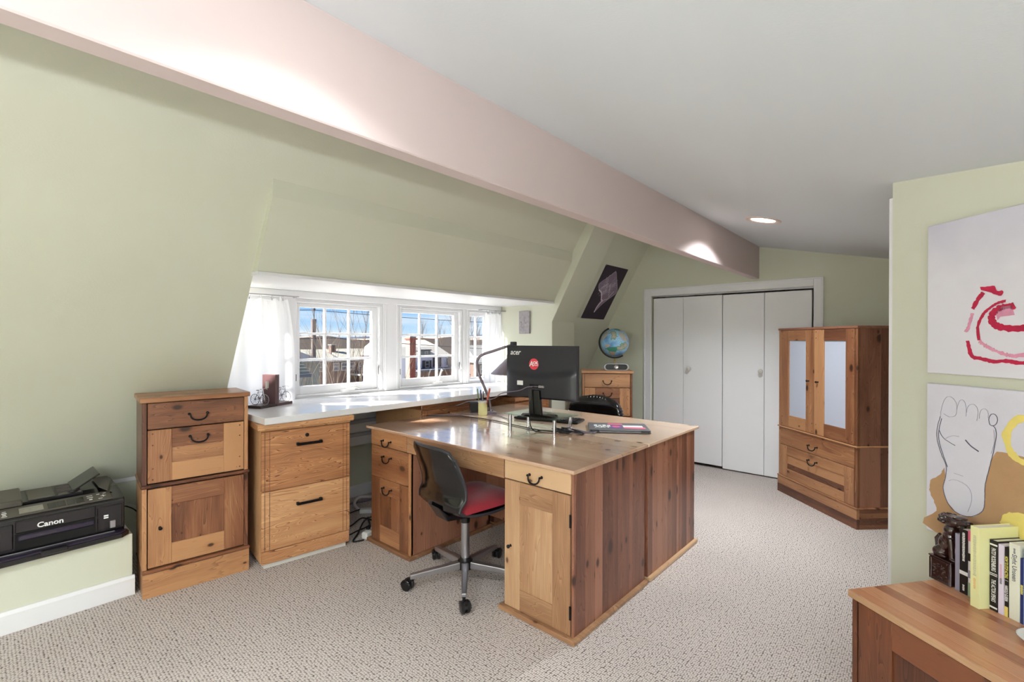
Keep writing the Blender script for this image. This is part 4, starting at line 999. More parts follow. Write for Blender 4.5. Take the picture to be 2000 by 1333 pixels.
# local x along the wall, local y up the slope, local z out of the wall
po.rotation_euler = (PI-th, 0, 0)
def ribbon(pts, w_, th_=.0006):
    """flat brush stroke in the local x-y plane"""
    P_ = [Vector((p[0], p[1])) for p in pts]; n = len(P_); v = []; f = []
    for i, p in enumerate(P_):
        d = (P_[min(i+1, n-1)]-P_[max(i-1, 0)]).normalized(); k = Vector((-d.y, d.x))*(w_[i] if isinstance(w_, list) else w_)*.5
        for s_, z in ((1, 0), (-1, 0), (-1, th_), (1, th_)): v.append((p.x+k.x*s_, p.y+k.y*s_, z))
    for i in range(n-1):
        for a in range(4): b_ = (a+1) % 4; f.append((4*i+a, 4*i+b_, 4*i+4+b_, 4*i+4+a))
    f += [(0, 1, 2, 3), (4*n-4, 4*n-3, 4*n-2, 4*n-1)]
    g = G(); g.add(v, f); return g
def dense(pts, k=5, jit=0.0, seed=1, closed=False):
    rr = random.Random(seed); P_ = [Vector((p[0], p[1], 0)) for p in pts]; out = []
    for i in range(len(P_)-1):
        a, b_, c_, d_ = P_[max(i-1, 0)], P_[i], P_[i+1], P_[min(i+2, len(P_)-1)]
        for j in range(k):
            q = j/k; p = .5*((2*b_)+(c_-a)*q+(2*a-5*b_+4*c_-d_)*q*q+(3*b_-a-3*c_+d_)*q**3)
            out.append((p.x+rr.uniform(-jit, jit), p.y+rr.uniform(-jit, jit)))
    out.append((P_[-1].x, P_[-1].y)); return out
obj('sheet', G().box(0, .478, 0, .632, .001, .003), 'poster_dark', po)
PWd, PHt = .478, .632
def pm(l_): return [(u*PWd, v*PHt) for u, v in l_]
city = pm([(.505, .925), (.30, .79), (.085, .655), (.13, .60), (.19, .55), (.30, .52), (.337, .50), (.44, .42), (.47, .36), (.43, .30), (.40, .22), (.425, .13), (.60, .30), (.80, .43), (.965, .535), (.93, .62), (.80, .72), (.70, .79)])
mp_ = obj('map_area', G().prism(city, .003, .0034, 'z'), 'poster_mid', po)
for k, (l_, w_) in enumerate((([(.505, .925), (.30, .79), (.085, .655), (.19, .55)], .003), ([(.19, .55), (.30, .52), (.337, .505), (.42, .44), (.47, .38), (.528, .364), (.46, .28), (.43, .20), (.425, .13)], .016), ([(.834, .557), (.766, .492), (.716, .41), (.594, .377), (.498, .318)], .006), ([(.425, .13), (.60, .30), (.80, .43), (.965, .535), (.93, .62)], .003), ([(.505, .925), (.60, .87), (.70, .79), (.80, .72), (.93, .62)], .003))):
    g = ribbon(dense(pm(l_), 4, .0012, k), w_); g.v = [(x, y, z+.0034) for x, y, z in g.v]; obj('map_line', g, 'poster_line', mp_)
rr = random.Random(4); g = G()
for i in range(46):                                  # street grid
    a = rr.choice((.52, 2.09, 1.2, 0)); cx, cy = rr.uniform(.28, .72), rr.uniform(.48, .78); ln = rr.uniform(.03, .08)
    x, y = cx*PWd, cy*PHt
    r_ = ribbon([(x-ln*math.cos(a), y-ln*math.sin(a)), (x+ln*math.cos(a), y+ln*math.sin(a))], .0012); g.add([(p[0], p[1], p[2]+.0034) for p in r_.v], r_.f)
so_ = obj('street_lines', g, 'poster_line', mp_)
for (x, y) in ((.006, .006), (.472, .006), (.006, .626), (.472, .626)): obj('pin', G().lathe([(.003, 0), (.003, .004), (0, .005)], 8, T(x, y, .003)), 'steel', po)
# ---- plaque on the cheek wall
t = thing('wall_plaque', 'small grey weathered plaque on the cheek wall', 'plaque', (XR, 3.222, 1.376), -PI/2)
obj('plaque_slab', G().box(0, .138, -.028, -.001, 0, .231), 'plaque_stone', t, bevel=.003)
rr = random.Random(9)
for i in range(7):
    x, z = rr.uniform(.03, .11), rr.uniform(.03, .2); obj('relief', G().ell((x, -.029, z), (.012*rr.uniform(.6, 1.2), .004, .012*rr.uniform(.6, 1.8)), 10, 6), 'plaque_stone', t, smooth=True)

# ---- paintings on the angled wall
wr = math.atan2(wv.y, wv.x); XZ = Matrix.Rotation(PI/2, 4, 'X')
def on_canvas(parent, name, g, mat, y): g.v = [(v[0], y-v[2], v[1]) for v in g.v]; return obj(name, g, mat, parent)
t = thing('painting', 'white canvas painted with a red swirl, upper of two', 'painting', (A.x, A.y, 0), wr, 'paintings on the angled wall')
obj('canvas', G().box(.168, .87, -.022, -.001, 1.192, 1.737), 'canvas_wash', t, bevel=.002)
cv_ = -.0225
S1 = dict(a=[(.358, 1.472), (.342, 1.452), (.325, 1.42)], b=[(.3245, 1.405), (.318, 1.38), (.310, 1.352), (.303, 1.343)], c=[(.3096, 1.312), (.315, 1.284), (.3245, 1.258), (.354, 1.251), (.389, 1.244), (.424, 1.247), (.46, 1.243), (.53, 1.25), (.60, 1.28), (.64, 1.33), (.65, 1.39)], i=[(.4215, 1.439), (.40, 1.434), (.383, 1.424), (.3634, 1.407), (.351, 1.387), (.341, 1.356), (.345, 1.313)], l=[(.447, 1.422), (.426, 1.421), (.407, 1.417), (.388, 1.403), (.382, 1.385), (.391, 1.365), (.412, 1.355), (.456, 1.35), (.50, 1.36), (.54, 1.39), (.54, 1.43)])
for k, (nm, w_, mt) in dict(a=('a', .013, 'acrylic_red'), b=('b', .010, 'acrylic_pink'), c=('c', .012, 'acrylic_red'), i=('i', .008, 'acrylic_red'), l=('l', .020, 'acrylic_red')).items():
    d_ = dense(S1[k], 6, .0008, ord(k)); rr = random.Random(ord(k)); on_canvas(t, 'brush_stroke', ribbon(d_, [w_*rr.uniform(.75, 1.2) for _ in d_], .0012), mt, cv_)
d_ = dense([(.345, 1.31), (.364, 1.296), (.384, 1.284), (.408, 1.272), (.431, 1.266), (.456, 1.265), (.52, 1.28), (.57, 1.33)], 6, .001, 5); rr = random.Random(8); on_canvas(t, 'brush_stroke', ribbon(d_, [.012*rr.uniform(.5, 1.3) for _ in d_], .0009), 'acrylic_pink', cv_)
on_canvas(t, 'brush_stroke', G().prism(dense([(.3485, 1.492), (.371, 1.491), (.390, 1.491), (.397, 1.474), (.415, 1.473), (.409, 1.456), (.3925, 1.463), (.376, 1.472), (.351, 1.481)], 3, .001, 3), 0, .0012, 'z'), 'acrylic_red', cv_)
on_canvas(t, 'brush_stroke', G().prism([(.412, 1.422), (.439, 1.424), (.447, 1.393), (.407, 1.389), (.400, 1.379), (.395, 1.401)], 0, .0012, 'z'), 'acrylic_pink', cv_)
t = thing('painting', 'foot sketch on brown and yellow paint, lower of two', 'painting', (A.x, A.y, 0), wr, 'paintings on the angled wall')
obj('canvas', G().box(.167, .87, -.022, -.001, .608, 1.154), 'canvas_white', t, bevel=.002)
tanp = [(.231, .853), (.2189, .824), (.1842, .795), (.18, .757), (.1948, .724), (.2055, .689), (.20, .612), (.866, .612), (.866, .93), (.60, .945), (.4328, .951), (.394, .945), (.378, .892), (.366, .835), (.365, .785), (.355, .739), (.3195, .71), (.279, .706), (.244, .736), (.2295, .781), (.237, .821)]
on_canvas(t, 'brown_ground', G().prism(dense(tanp, 4, .0022, 6), 0, .0006, 'z'), 'acrylic_tan', -.022)
rr = random.Random(2)
d_ = dense([(.50, 1.085), (.4563, 1.065), (.4392, 1.043), (.4264, 1.012), (.43, .979), (.4421, .953), (.47, .935), (.53, .94), (.57, .99), (.56, 1.05), (.52, 1.08)], 5, .001, 2); on_canvas(t, 'yellow_stroke', ribbon(d_, [.022*rr.uniform(.7, 1.2) for _ in d_], .001), 'acrylic_yellow', cv_)
on_canvas(t, 'yellow_stroke', G().prism(dense([(.4088, .728), (.4244, .757), (.4577, .772), (.56, .78), (.62, .72), (.56, .66), (.43, .70)], 4, .003, 7), 0, .001, 'z'), 'acrylic_yellow', cv_)
FT = dict(foot=[(.2189, 1.037), (.2069, .989), (.2083, .947), (.2231, .9), (.2394, .863), (.2373, .821), (.2295, .781), (.2402, .743), (.2593, .717), (.2862, .706), (.3195, .71), (.3485, .731), (.362, .753), (.3648, .789), (.3662, .835), (.3783, .892), (.3911, .956), (.3975, 1.002), (.3953, 1.024), (.3875, 1.034)], toe1=[(.2189, 1.037), (.2225, 1.067), (.2324, 1.098), (.2458, 1.112), (.2614, 1.108), (.2735, 1.091), (.2749, 1.067), (.2699, 1.048), (.2508, 1.04), (.231, 1.048)], toe2=[(.2749, 1.067), (.2805, 1.092), (.2883, 1.105), (.2996, 1.102), (.3054, 1.083), (.3054, 1.051)], toe3=[(.3074, 1.064), (.311, 1.084), (.323, 1.095), (.3365, 1.091), (.3429, 1.073), (.3393, 1.041)], toe4=[(.3471, 1.05), (.35, 1.074), (.3606, 1.085), (.3726, 1.077), (.374, 1.055)], toe5=[(.3754, 1.051), (.3804, 1.067), (.3911, 1.072), (.4003, 1.061), (.3989, 1.044), (.3889, 1.033), (.379, 1.036), (.3754, 1.051)], l1=[(.2147, .986), (.231, .96), (.2699, .942)], l2=[(.2366, .96), (.2586, .974), (.2834, .977)], l3=[(.3039, .969), (.3216, .952), (.3457, .939)], heel=[(.2494, .812), (.2671, .821), (.2976, .818), (.3195, .801), (.3245, .767), (.3124, .724)], l4=[(.2671, .844), (.2968, .842)], in1=[(.2235, 1.03), (.213, .98), (.216, .94), (.229, .90), (.2445, .86)], in2=[(.391, 1.02), (.392, .98), (.383, .94)])
for k, pts in FT.items():
    pale = k in ('toe2', 'toe3', 'toe4', 'heel', 'l2', 'l4', 'in2', 'toe1')
    on_canvas(t, 'pencil_line', ribbon(dense(pts, 6, .0004, 3), .0011 if pale else .0018, .0008), 'graphite_pale' if pale else 'graphite', -.0228)
on_canvas(t, 'pencil_line', ribbon(dense(FT['l3'], 6), .0035, .0008), 'graphite', -.0229)

# ================================================================== ON THE LOW CABINET
BZ = .4832
def wall_pt(s_, n_): q = A+wv*s_-nv*n_; return (q.x, q.y)
def book(s0, s1, n_, h, dep, cover, label, words=(), bands=()):
    x, y = wall_pt(s0, n_); t = thing('book', label, 'book', (x, y, BZ), wr, 'books on the low cabinet')
    th_ = s1-s0-.0006; dep = min(dep, n_-.027)
    c = G(); c.box(0, .0016, 0, dep, 0, h); c.box(th_-.0016, th_, 0, dep, 0, h); c.box(0, th_, -.0014, .0014, 0, h)
    cvr = obj('cover', c, cover, t, bevel=.0004)
    box('page_block', .0017, th_-.0017, .0015, dep-.003, .0025, h-.0025, 'paper', t, 0)
    for (z0, z1, mt) in bands: box('spine_band', -.0002, th_+.0002, -.0018, -.0012, z0, z1, mt, cvr, 0)
    for (wd, z, sz, mt, sx) in words:
        if wd.startswith('#'):          # print too small to read: a row of tiny ink blocks
            g = G(); rr_ = random.Random(len(wd)+int(z*1000)); zz = z+len(wd)*sz*.22; lim = z-len(wd)*sz*.22
            while zz > lim:
                k_ = sz*rr_.uniform(.25, .5); hh = sz*rr_.uniform(.25, .36)
                g.box(th_/2-hh, th_/2+hh, -.0021, -.0014, zz-k_*.7, zz); zz -= k_
            obj('spine_lettering', g, mt, cvr); continue
        text('spine_lettering', wd, sz, mt, cvr, T(th_/2, -.0020, z) @ XZ @ Matrix.Rotation(-PI/2, 4, 'Z'), sx=sx, extrude=.0001, bold=.0003)
    return t
book(.350, .3655, .115, .188, .105, 'book_grey', 'thin grey book next to the carved lion')
book(.366, .3915, .117, .210, .108, 'book_black', 'black book with a white band near its foot, beside the grey one', [('#################', .155, .012, 'ink_white', .8), ('#####', .020, .009, 'ink_white', .8)], [(.062, .074, 'ink_white')])
book(.392, .4375, .117, .214, .108, 'book_white', 'white book with pink top and green foot', [('###', .205, .012, 'ink_white', .9)], [(.18, .214, 'book_pink'), (0, .045, 'book_green'), (.06, .085, 'book_grey'), (.115, .14, 'ink_black')])
book(.4385, .4640, .166, .250, .158, 'book_yellow', 'tall pale yellow book standing proud of the row', [('######################', .16, .013, 'ink_pale', .85), ('#######', .075, .010, 'ink_tan', .9)])
book(.4645, .4858, .130, .216, .122, 'book_black', 'black book with white capitals and two thin rules across its spine', [('PATSY RODENBURG', .157, .0165, 'ink_white', .47), ('THE ACTOR SPEAKS', .062, .0165, 'ink_white', .46)], [(.108, .110, 'ink_white'), (.113, .115, 'ink_white'), (.200, .205, 'ink_white'), (.008, .013, 'ink_white')])
book(.4863, .5012, .128, .211, .118, 'book_lilac', 'pale lilac book squeezed between two black-spined books', [('############', .13, .008, 'ink_rose', .9), ('#####', .10, .008, 'ink_grey', .8)])
book(.5017, .5112, .126, .208, .116, 'book_black', 'slim black book with yellow capitals and a yellow foot', [('HOW TO STOP ACTING', .148, .0115, 'ink_yellow', .52), ('HAROLD GUSKIN', .070, .0115, 'ink_white', .52)], [(0, .030, 'book_gold'), (.108, .109, 'ink_white')])
book(.5117, .5395, .124, .226, .114, 'book_cream', 'thick cream book with spaced grey lettering', [('Sight Unseen', .155, .017, 'ink_grey', .9), ('#####', .205, .007, 'ink_grey', .9)])
book(.5400, .5490, .124, .192, .112, 'book_navy', 'thin navy book pressed against the cream one', [('#######', .10, .009, 'ink_yellow', .7)])
book(.5495, .5800, .126, .222, .115, 'book_sky', 'light blue book at the picture\'s right edge')
# ---- carved lion on a box pedestal
x, y = wall_pt(.268, .122); t = thing('carved_lion_statue', 'dark carved lion seated on a box pedestal beside the books', 'statue', (x, y, BZ), wr)
pd_ = obj('pedestal', G().box(0, .073, 0, .072, 0, .079), 'statue_wood', t, bevel=.002)
obj('pedestal_frame', G().ring(.002, .071, .003, .076, .008, .008, .008, .008, -.003, .001), 'statue_wood', pd_, bevel=.001)
rr = random.Random(6); g = G()
for i in range(26): g.ell((rr.uniform(.014, .059), -.0005, rr.uniform(.014, .065)), (rr.uniform(.002, .005), .0025, rr.uniform(.002, .005)), 8, 5)
obj('pedestal_carving', g, 'statue_wood', pd_, smooth=True)
obj('pedestal_cap', G().box(-.002, .075, -.002, .074, .079, .084), 'statue_wood', pd_, bevel=.0015)
g = G(); e_ = g.ell
e_((.022, .036, .105), (.022, .028, .024)); e_((.030, .036, .130), (.022, .026, .034), m=T(0, 0, 0)); e_((.042, .036, .152), (.022, .025, .030)); e_((.045, .036, .180), (.021, .023, .022))
e_((.016, .016, .098), (.017, .012, .018)); e_((.016, .056, .098), (.017, .012, .018)); e_((.030, .012, .090), (.018, .009, .007)); e_((.030, .060, .090), (.018, .009, .007))
g.tube([(.052, .022, .155), (.060, .018, .12), (.062, .017, .09)], [.011, .009, .008], 10); g.tube([(.052, .050, .155), (.060, .054, .12), (.062, .055, .09)], [.011, .009, .008], 10)
e_((.066, .016, .088), (.012, .009, .006)); e_((.066, .056, .088), (.012, .009, .006))
e_((.050, .036, .213), (.033, .028, .021)); e_((.082, .036, .219), (.024, .018, .011)); e_((.076, .036, .203), (.018, .014, .006)); e_((.102, .036, .223), (.007, .012, .007)); e_((.072, .036, .231), (.018, .021, .007))
for i in range(22):
    a_ = 2*PI*i/22*1.0; b_ = (.35, -.15, .75)[i % 3]
    e_((.046-.030*abs(math.cos(a_))*math.cos(b_)-.004, .036+.027*math.sin(a_)*math.cos(b_), .213+.020*math.sin(b_)), (.0075, .0075, .0075), 8, 6)
g.tube([(.008, .036, .092), (-.001, .036, .11), (-.002, .036, .135), (.006, .036, .15), (.012, .034, .14)], [.007, .008, .009, .008, .005], 8)
o = obj('lion_body', g, 'statue_wood', t, smooth=True)
rm = o.modifiers.new('fuse', 'REMESH'); rm.mode = 'VOXEL'; rm.voxel_size = .0020; rm.use_smooth_shade = True
for s_ in (.024, .048): obj('eye', G().ell((.084, s_+(.002 if s_ < .03 else -.002), .230), (.004, .004, .004), 8, 6), 'black_gloss', t, smooth=True)
# ---- white dish at the edge
t = thing('small_dish', 'white shallow dish at the photo\'s right edge on the low cabinet', 'dish', (1.905, -.237, BZ))
obj('dish_bowl', G().lathe([(.025, 0), (.03, .002), (.052, .012), (.064, .022), (.061, .023), (.05, .014), (0, .006)], 28), 'white_plastic', t, smooth=True)

# ================================================================== GLOBE AND SPEAKER ON THE FAR CABINET
gc = Vector((4.285, 2.415, 1.287)); GR = .141
t = thing('globe', 'blue desk globe on a black meridian arm', 'globe', (gc.x, gc.y, 1.013))
ef = Vector((-gc.x, -gc.y, 0)).normalized(); er = Vector((-ef.y, ef.x, 0))*1; er = Vector((.664, -.7475, 0)); er = (er-ef*er.dot(ef)).normalized(); eu = Vector((0, 0, 1)); zc = gc.z-1.013
ball = obj('globe_ball', G().ell((0, 0, zc), (GR, GR, GR), 40, 24), 'globe_map', t, smooth=True)
def patch(pts, mat):
    l_ = [((x-478)/300, -(y-555)/300) for x, y in pts]; l_ = dense(l_+[l_[0]], 3)
    def sp(x, y, r): 
        z = math.sqrt(max(0, 1-x*x-y*y)); q = (er*x+eu*y+ef*z).normalized()*r; return (q.x, q.y, q.z+zc)
    cx = sum(p[0] for p in l_)/len(l_); cy = sum(p[1] for p in l_)/len(l_); g = G(); n = len(l_)
    v = [sp(cx, cy, GR*1.008)]
    for k in (.5, 1): v += [sp(cx+(p[0]-cx)*k, cy+(p[1]-cy)*k, GR*1.006) for p in l_]
    f = [(0, 1+i, 1+(i+1) % n) for i in range(n)]+[(1+i, 1+n+i, 1+n+(i+1) % n, 1+(i+1) % n) for i in range(n)]
    g.add(v, f); return obj('continent', g, mat, ball, smooth=True)
patch([(275, 690), (360, 650), (450, 645), (525, 655), (520, 720), (490, 750), (430, 745), (370, 735), (330, 710)], 'globe_green')
patch([(370, 742), (430, 750), (490, 755), (470, 830), (440, 866), (400, 800)], 'globe_tan')
patch([(545, 330), (620, 300), (700, 350), (745, 440), (740, 510), (680, 530), (620, 480), (570, 400)], 'globe_sand')
patch([(450, 245), (540, 255), (600, 290), (540, 300), (470, 280)], 'globe_green')
patch([(210, 420), (300, 310), (370, 330), (300, 430), (240, 500), (205, 520)], 'globe_sand')
patch([(270, 620), (330, 590), (390, 610), (350, 640), (300, 660)], 'globe_tan')
pts = []
for i in range(25):
    a = R(112)+R(190)*i/24; q = er*math.cos(a)+eu*math.sin(a); pts.append(q*(GR+.012)+Vector((0, 0, zc)))
obj('meridian_arm', G().tube(pts, .009, 8), 'black_plastic', t, smooth=True)
obj('stem', G().lathe([(.012, .02), (.007, .04), (.011, .06), (.006, .075), (.008, .10), (.005, zc-GR-.008)], 14), 'brass', t, smooth=35)
obj('globe_base', G().lathe([(.085, 0), (.085, .010), (.06, .018), (.012, .024)], 28), 'black_plastic', t, smooth=35)
ca_ = math.atan2(-.371, .258)
t = thing('portable_speaker', 'rounded black and silver speaker in front of the globe', 'speaker', (4.160, 2.325, 1.013), ca_)
def cap(w_, h_, n=10):
    o_ = []
    for i in range(n+1): a = -PI/2+PI*i/n; o_.append((w_-h_+h_*math.cos(a), h_+h_*math.sin(a)))
    for i in range(n+1): a = PI/2+PI*i/n; o_.append((-w_+h_+h_*math.cos(a), h_+h_*math.sin(a)))
    return o_
obj('speaker_shell', G().prism(cap(.121, .034), .004, .06, 'y'), 'steel', t, bevel=.003)
obj('speaker_grille', G().prism([(x, z+.007) for x, z in cap(.107, .027)], -.002, .02, 'y'), 'black_plastic', t, bevel=.004)
obj('speaker_dial', G().lathe([(0, 0), (.020, 0), (.022, .004), (.016, .008), (.010, .006), (0, .007)], 24, T(0, -.002, .034, rx=PI/2)), 'chrome', t, smooth=35)

# ================================================================== FLOOR CABLES
for (pts, r_, mt, lab) in (
    ([(1.63, 3.30, .006), (1.80, 3.27, .006), (1.95, 3.25, .02), (2.02, 3.20, .01), (2.12, 3.05, .006)], .0045, 'cord_black', 'black cable running along the carpet under the counter'),
    ([(1.62, 3.02, .006), (1.733, 3.044, .006), (1.844, 3.083, .02), (1.90, 3.0, .006), (2.0, 2.93, .006)], .0045, 'cord_black', 'wavy black cable between file cabinet and desk'),
    ([(1.62, 2.90, .006), (1.70, 2.915, .012), (1.79, 2.905, .03), (1.83, 2.98, .05), (1.88, 3.05, .02), (2.0, 3.1, .006)], .0042, 'cord_black', 'black cable crossing towards the socket end'),
    ([(1.743, 2.813, .058), (1.76, 2.86, .085), (1.80, 2.93, .075), (1.77, 2.95, .04), (1.68, 2.86, .02), (1.61, 2.80, .006), (1.64, 2.775, .006), (1.668, 2.765, .006)], .0055, 'cord_black', 'thick black cord looping up from the white socket'),
    ([(1.60, 3.47, .006), (1.85, 3.46, .008), (2.0, 3.44, .01), (2.2, 3.40, .006)], .008, 'cord_grey', 'grey cord lying by the baseboard'),
    ([(2.25, 3.36, .012), (2.144, 3.41, .03), (2.02, 3.42, .05), (1.95, 3.37, .03), (1.93, 3.28, .014)], .011, 'cord_white', 'white cord curling under the counter')):
    cord('floor_cable', pts, r_, mt, lab, group='cables on the carpet')
t = thing('extension_socket', 'white extension socket at the desk\'s plinth', 'socket', (1.705, 2.79, 0), R(20))
box('socket_block', -.03, .03, -.02, .025, 0, .045, 'white_plastic', t, .008); box('plug', .018, .044, .004, .026, .044, .062, 'black_plastic', t, .004)
t = thing('extension_socket', 'white plug strip under the counter', 'socket', (1.93, 3.22, 0), R(-40))
box('socket_block', -.02, .16, -.025, .025, 0, .032, 'white_plastic', t, .006); box('plug', .10, .13, -.014, .014, .032, .05, 'black_plastic', t, .004)

# ================================================================== OUTSIDE THE WINDOWS
GZ = -6.2
gr = obj('ground', G().box(-60, 260, 6, 420, GZ-.3, GZ), 'pale_ground'); struct(gr, 'unseen ground far below the windows, paled to bounce sunlight')
def hill(name, y, x0, x1, fn, mat, label, dz=40):
    n = 80; v = []; f = []
    for i in range(n+1):
        x = x0+(x1-x0)*i/n; h = fn(x); v += [(x, y, GZ), (x, y+4, h), (x, y+dz, h*.9), (x, y+dz, GZ)]
    for i in range(n):
        for k in range(3): f.append((4*i+k, 4*i+k+1, 4*i+5+k, 4*i+4+k))
    g = G(); g.add(v, f); o = obj(name, g, mat, smooth=True); struct(o, label)
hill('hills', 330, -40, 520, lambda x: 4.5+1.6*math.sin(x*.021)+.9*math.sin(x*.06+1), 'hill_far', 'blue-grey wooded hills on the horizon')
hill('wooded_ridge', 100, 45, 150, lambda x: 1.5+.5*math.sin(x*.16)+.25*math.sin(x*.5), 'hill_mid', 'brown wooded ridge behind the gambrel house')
def quad(g, a, b_, c_, d_): g.add([a, b_, c_, d_], [(0, 1, 2, 3)])
def house_window(par, x0, x1, z0, z1, y, shut=False):
    f_ = obj('window', G().ring(x0, x1, z0, z1, .09, .09, .09, .09, y-.12, y+.02), 'house_trim', par)
    box('pane', x0+.08, x1-.08, y-.06, y-.03, z0+.08, z1-.08, 'house_glass', f_, 0)
    box('glazing_bar', x0+.08, x1-.08, y-.10, y-.06, (z0+z1)/2-.04, (z0+z1)/2+.04, 'house_trim', f_, 0)
    if shut:
        for (a, b_) in ((x0-.32, x0-.03), (x1+.03, x1+.32)): box('shutter', a, b_, y-.08, y-.01, z0, z1, 'shutter', f_, .01)
# gambrel house in the middle window
t = thing('gambrel_house', 'white house with pale gambrel roof and dormer behind the brick chimney', 'house', (26, 42, 0))
LXh = 8.8
obj('wall', G().box(3.4, 10.1, 0, 7, GZ, -.40), 'siding_white', t)
g = G(); g.prism([(-.3, -.45), (.9, .55), (2.6, 1.31), (4.4, 1.31), (6.1, .55), (7.3, -.45)], 3.1, 8.75); 
g.v = [(x+(10.35-8.75)*max(0, (1.31-z)/1.76) if x > 7 else x, y, z) for x, y, z in g.v]
obj('roof', g, 'roof_cream', t)
g = G(); g.box(5.9, 7.45, -.15, 2.0, -.38, .12); obj('dormer', g, 'siding_grey', t)
g = G(); g.prism([(5.75, .12), (7.6, .12), (7.45, .24), (5.9, .24)], -.3, 2.2, 'y'); obj('dormer_roof', g, 'roof_grey', t)
house_window(t, 6.55, 7.0, -.36, .06, -.15); house_window(t, 6.75, 7.35, -1.83, -.98, 0, True); house_window(t, 8.2, 8.75, -1.75, -.70, 0, True); house_window(t, 9.9, 10.05, -1.6, -.8, 0)
box('porch_roof', 4.4, 10.2, -2.2, 0, -2.05, -1.85, 'roof_grey', t, 0); box('porch_wall', 4.6, 10.0, -2.0, -1.8, GZ, -2.05, 'siding_brown', t, 0)
# brick chimney of the nearer house
t = thing('brick_chimney', 'tall red brick chimney in front of the gambrel house', 'chimney', (21.99, 30, 0))
random.seed(21); nrow = 46; z = -2.2; bh = (1.31+2.2)/nrow
core = obj('chimney_core', G().box(.01, .565, .01, .565, GZ, 1.31), 'mortar', t)
bk = obj('brick', G().box(0, .18, -.006, .05, .004, bh-.004), 'brick', t); first = True
for r_ in range(nrow):
    for c_ in range(4):
        x0 = c_*.19-(.095 if r_ % 2 else 0)
        if x0 < -.02 or x0 > .42: continue
        o = bk if first else bk.copy()
        if not first: COL.objects.link(o); o.parent = t
        first = False; o.location = (x0, 0, z+r_*bh)
obj('chimney_cap', G().box(-.05, .625, -.05, .625, 1.31, 1.42), 'brick', t); obj('chimney_cap', G().box(.0, .575, .0, .575, 1.42, 1.56), 'mortar', t)
obj('flue_pot', G().lathe([(.12, 1.56), (.15, 1.58), (.13, 1.72), (.10, 1.72)], 12, T(.29, .29, 0)), 'plaster', t, smooth=True)
# long low house seen through the left window
t = thing('ranch_house', 'brown house with long pale roof and white porch rail', 'house', (22.6, 51.5, 0))
obj('wall', G().box(0, 13, 0, 8, GZ, -.95), 'siding_brown', t)
g = G(); g.prism([(-.6, -1.05), (3.5, .12), (4.4, .12), (8.6, -1.05)], -.3, 5.0); obj('roof', g, 'roof_pale', t)
g = G(); g.prism([(-.6, -1.05), (3.8, .16), (4.4, .16), (8.6, -1.05)], 5.6, 13.4); obj('roof', g, 'roof_pale', t)
g = G(); g.prism([(-.3, -1.05), (3.5, -.2), (8.6, -1.05)], 4.9, 5.8); obj('roof_valley', g, 'roof_grey', t)
box('chimney', 5.53, 6.1, 2.5, 3.1, -.4, .62, 'siding_brown', t, 0); box('chimney_cap', 5.48, 6.15, 2.4, 3.2, .62, .72, 'house_trim', t, 0)
box('eave_board', -.3, 13.4, -.66, -.58, -1.2, -1.02, 'house_trim', t, 0)
for x in (.9, 2.4, 4.4, 5.4, 6.4): house_window(t, x, x+.8, -2.3, -1.35, 0)
house_window(t, 7.6, 8.4, -2.5, -1.3, -.1)
box('porch_floor', 6.5, 13, -2.4, 0, -2.85, -2.68, 'house_trim', t, 0)
for i in range(9): box('porch_post', 6.6+i*.75, 6.7+i*.75, -2.3, -2.2, -3.7 if i % 3 else GZ, -2.7, 'house_trim', t, 0)
# grey hip-roofed house, nearer
t = thing('grey_roof_house', 'grey roofed house beside the utility pole', 'house', (8.6, 25, 0))
obj('wall', G().box(.3, 3.9, .3, 5, GZ, .1), 'siding_grey', t)
g = G(); g.add([(0, 0, .1), (4.2, 0, .1), (4.2, 5.2, .1), (0, 5.2, .1), (2.6, 1.2, .86), (2.6, 4.0, .86)], [(0, 1, 4), (1, 2, 5, 4), (2, 3, 5), (3, 0, 4, 5), (3, 2, 1, 0)]); obj('roof', g, 'roof_grey', t)
t = thing('shed', 'pale shingled shed roof low in the left window', 'shed', (5.2, 14, 0))
obj('wall', G().box(.1, 1.3, .6, 2.6, GZ, .25), 'siding_grey', t)
for i in range(5):
    z0 = .18+.09*i; box('shingle_course', 0, 1.48-.02*i, .12*i, .12*i+.16, z0, z0+.10, 'roof_grey' if i < 1 else 'roof_pale', t, .004)
t = thing('stone_house', 'tan block house behind the narrow window', 'house', (33.9, 35, 0))
obj('wall', G().box(0, 9, 0, 2.6, GZ, -.9), 'siding_brown', t); g = G(); g.prism([(-.5, -1.0), (1.3, .75), (3.1, -1.0)], -.3, 9.3); obj('roof', g, 'roof_cream', t)
house_window(t, .5, 1.1, -2.2, -1.3, 0); box('eave_board', -.3, 9.3, -.55, -.45, -1.15, -.95, 'house_trim', t, 0)
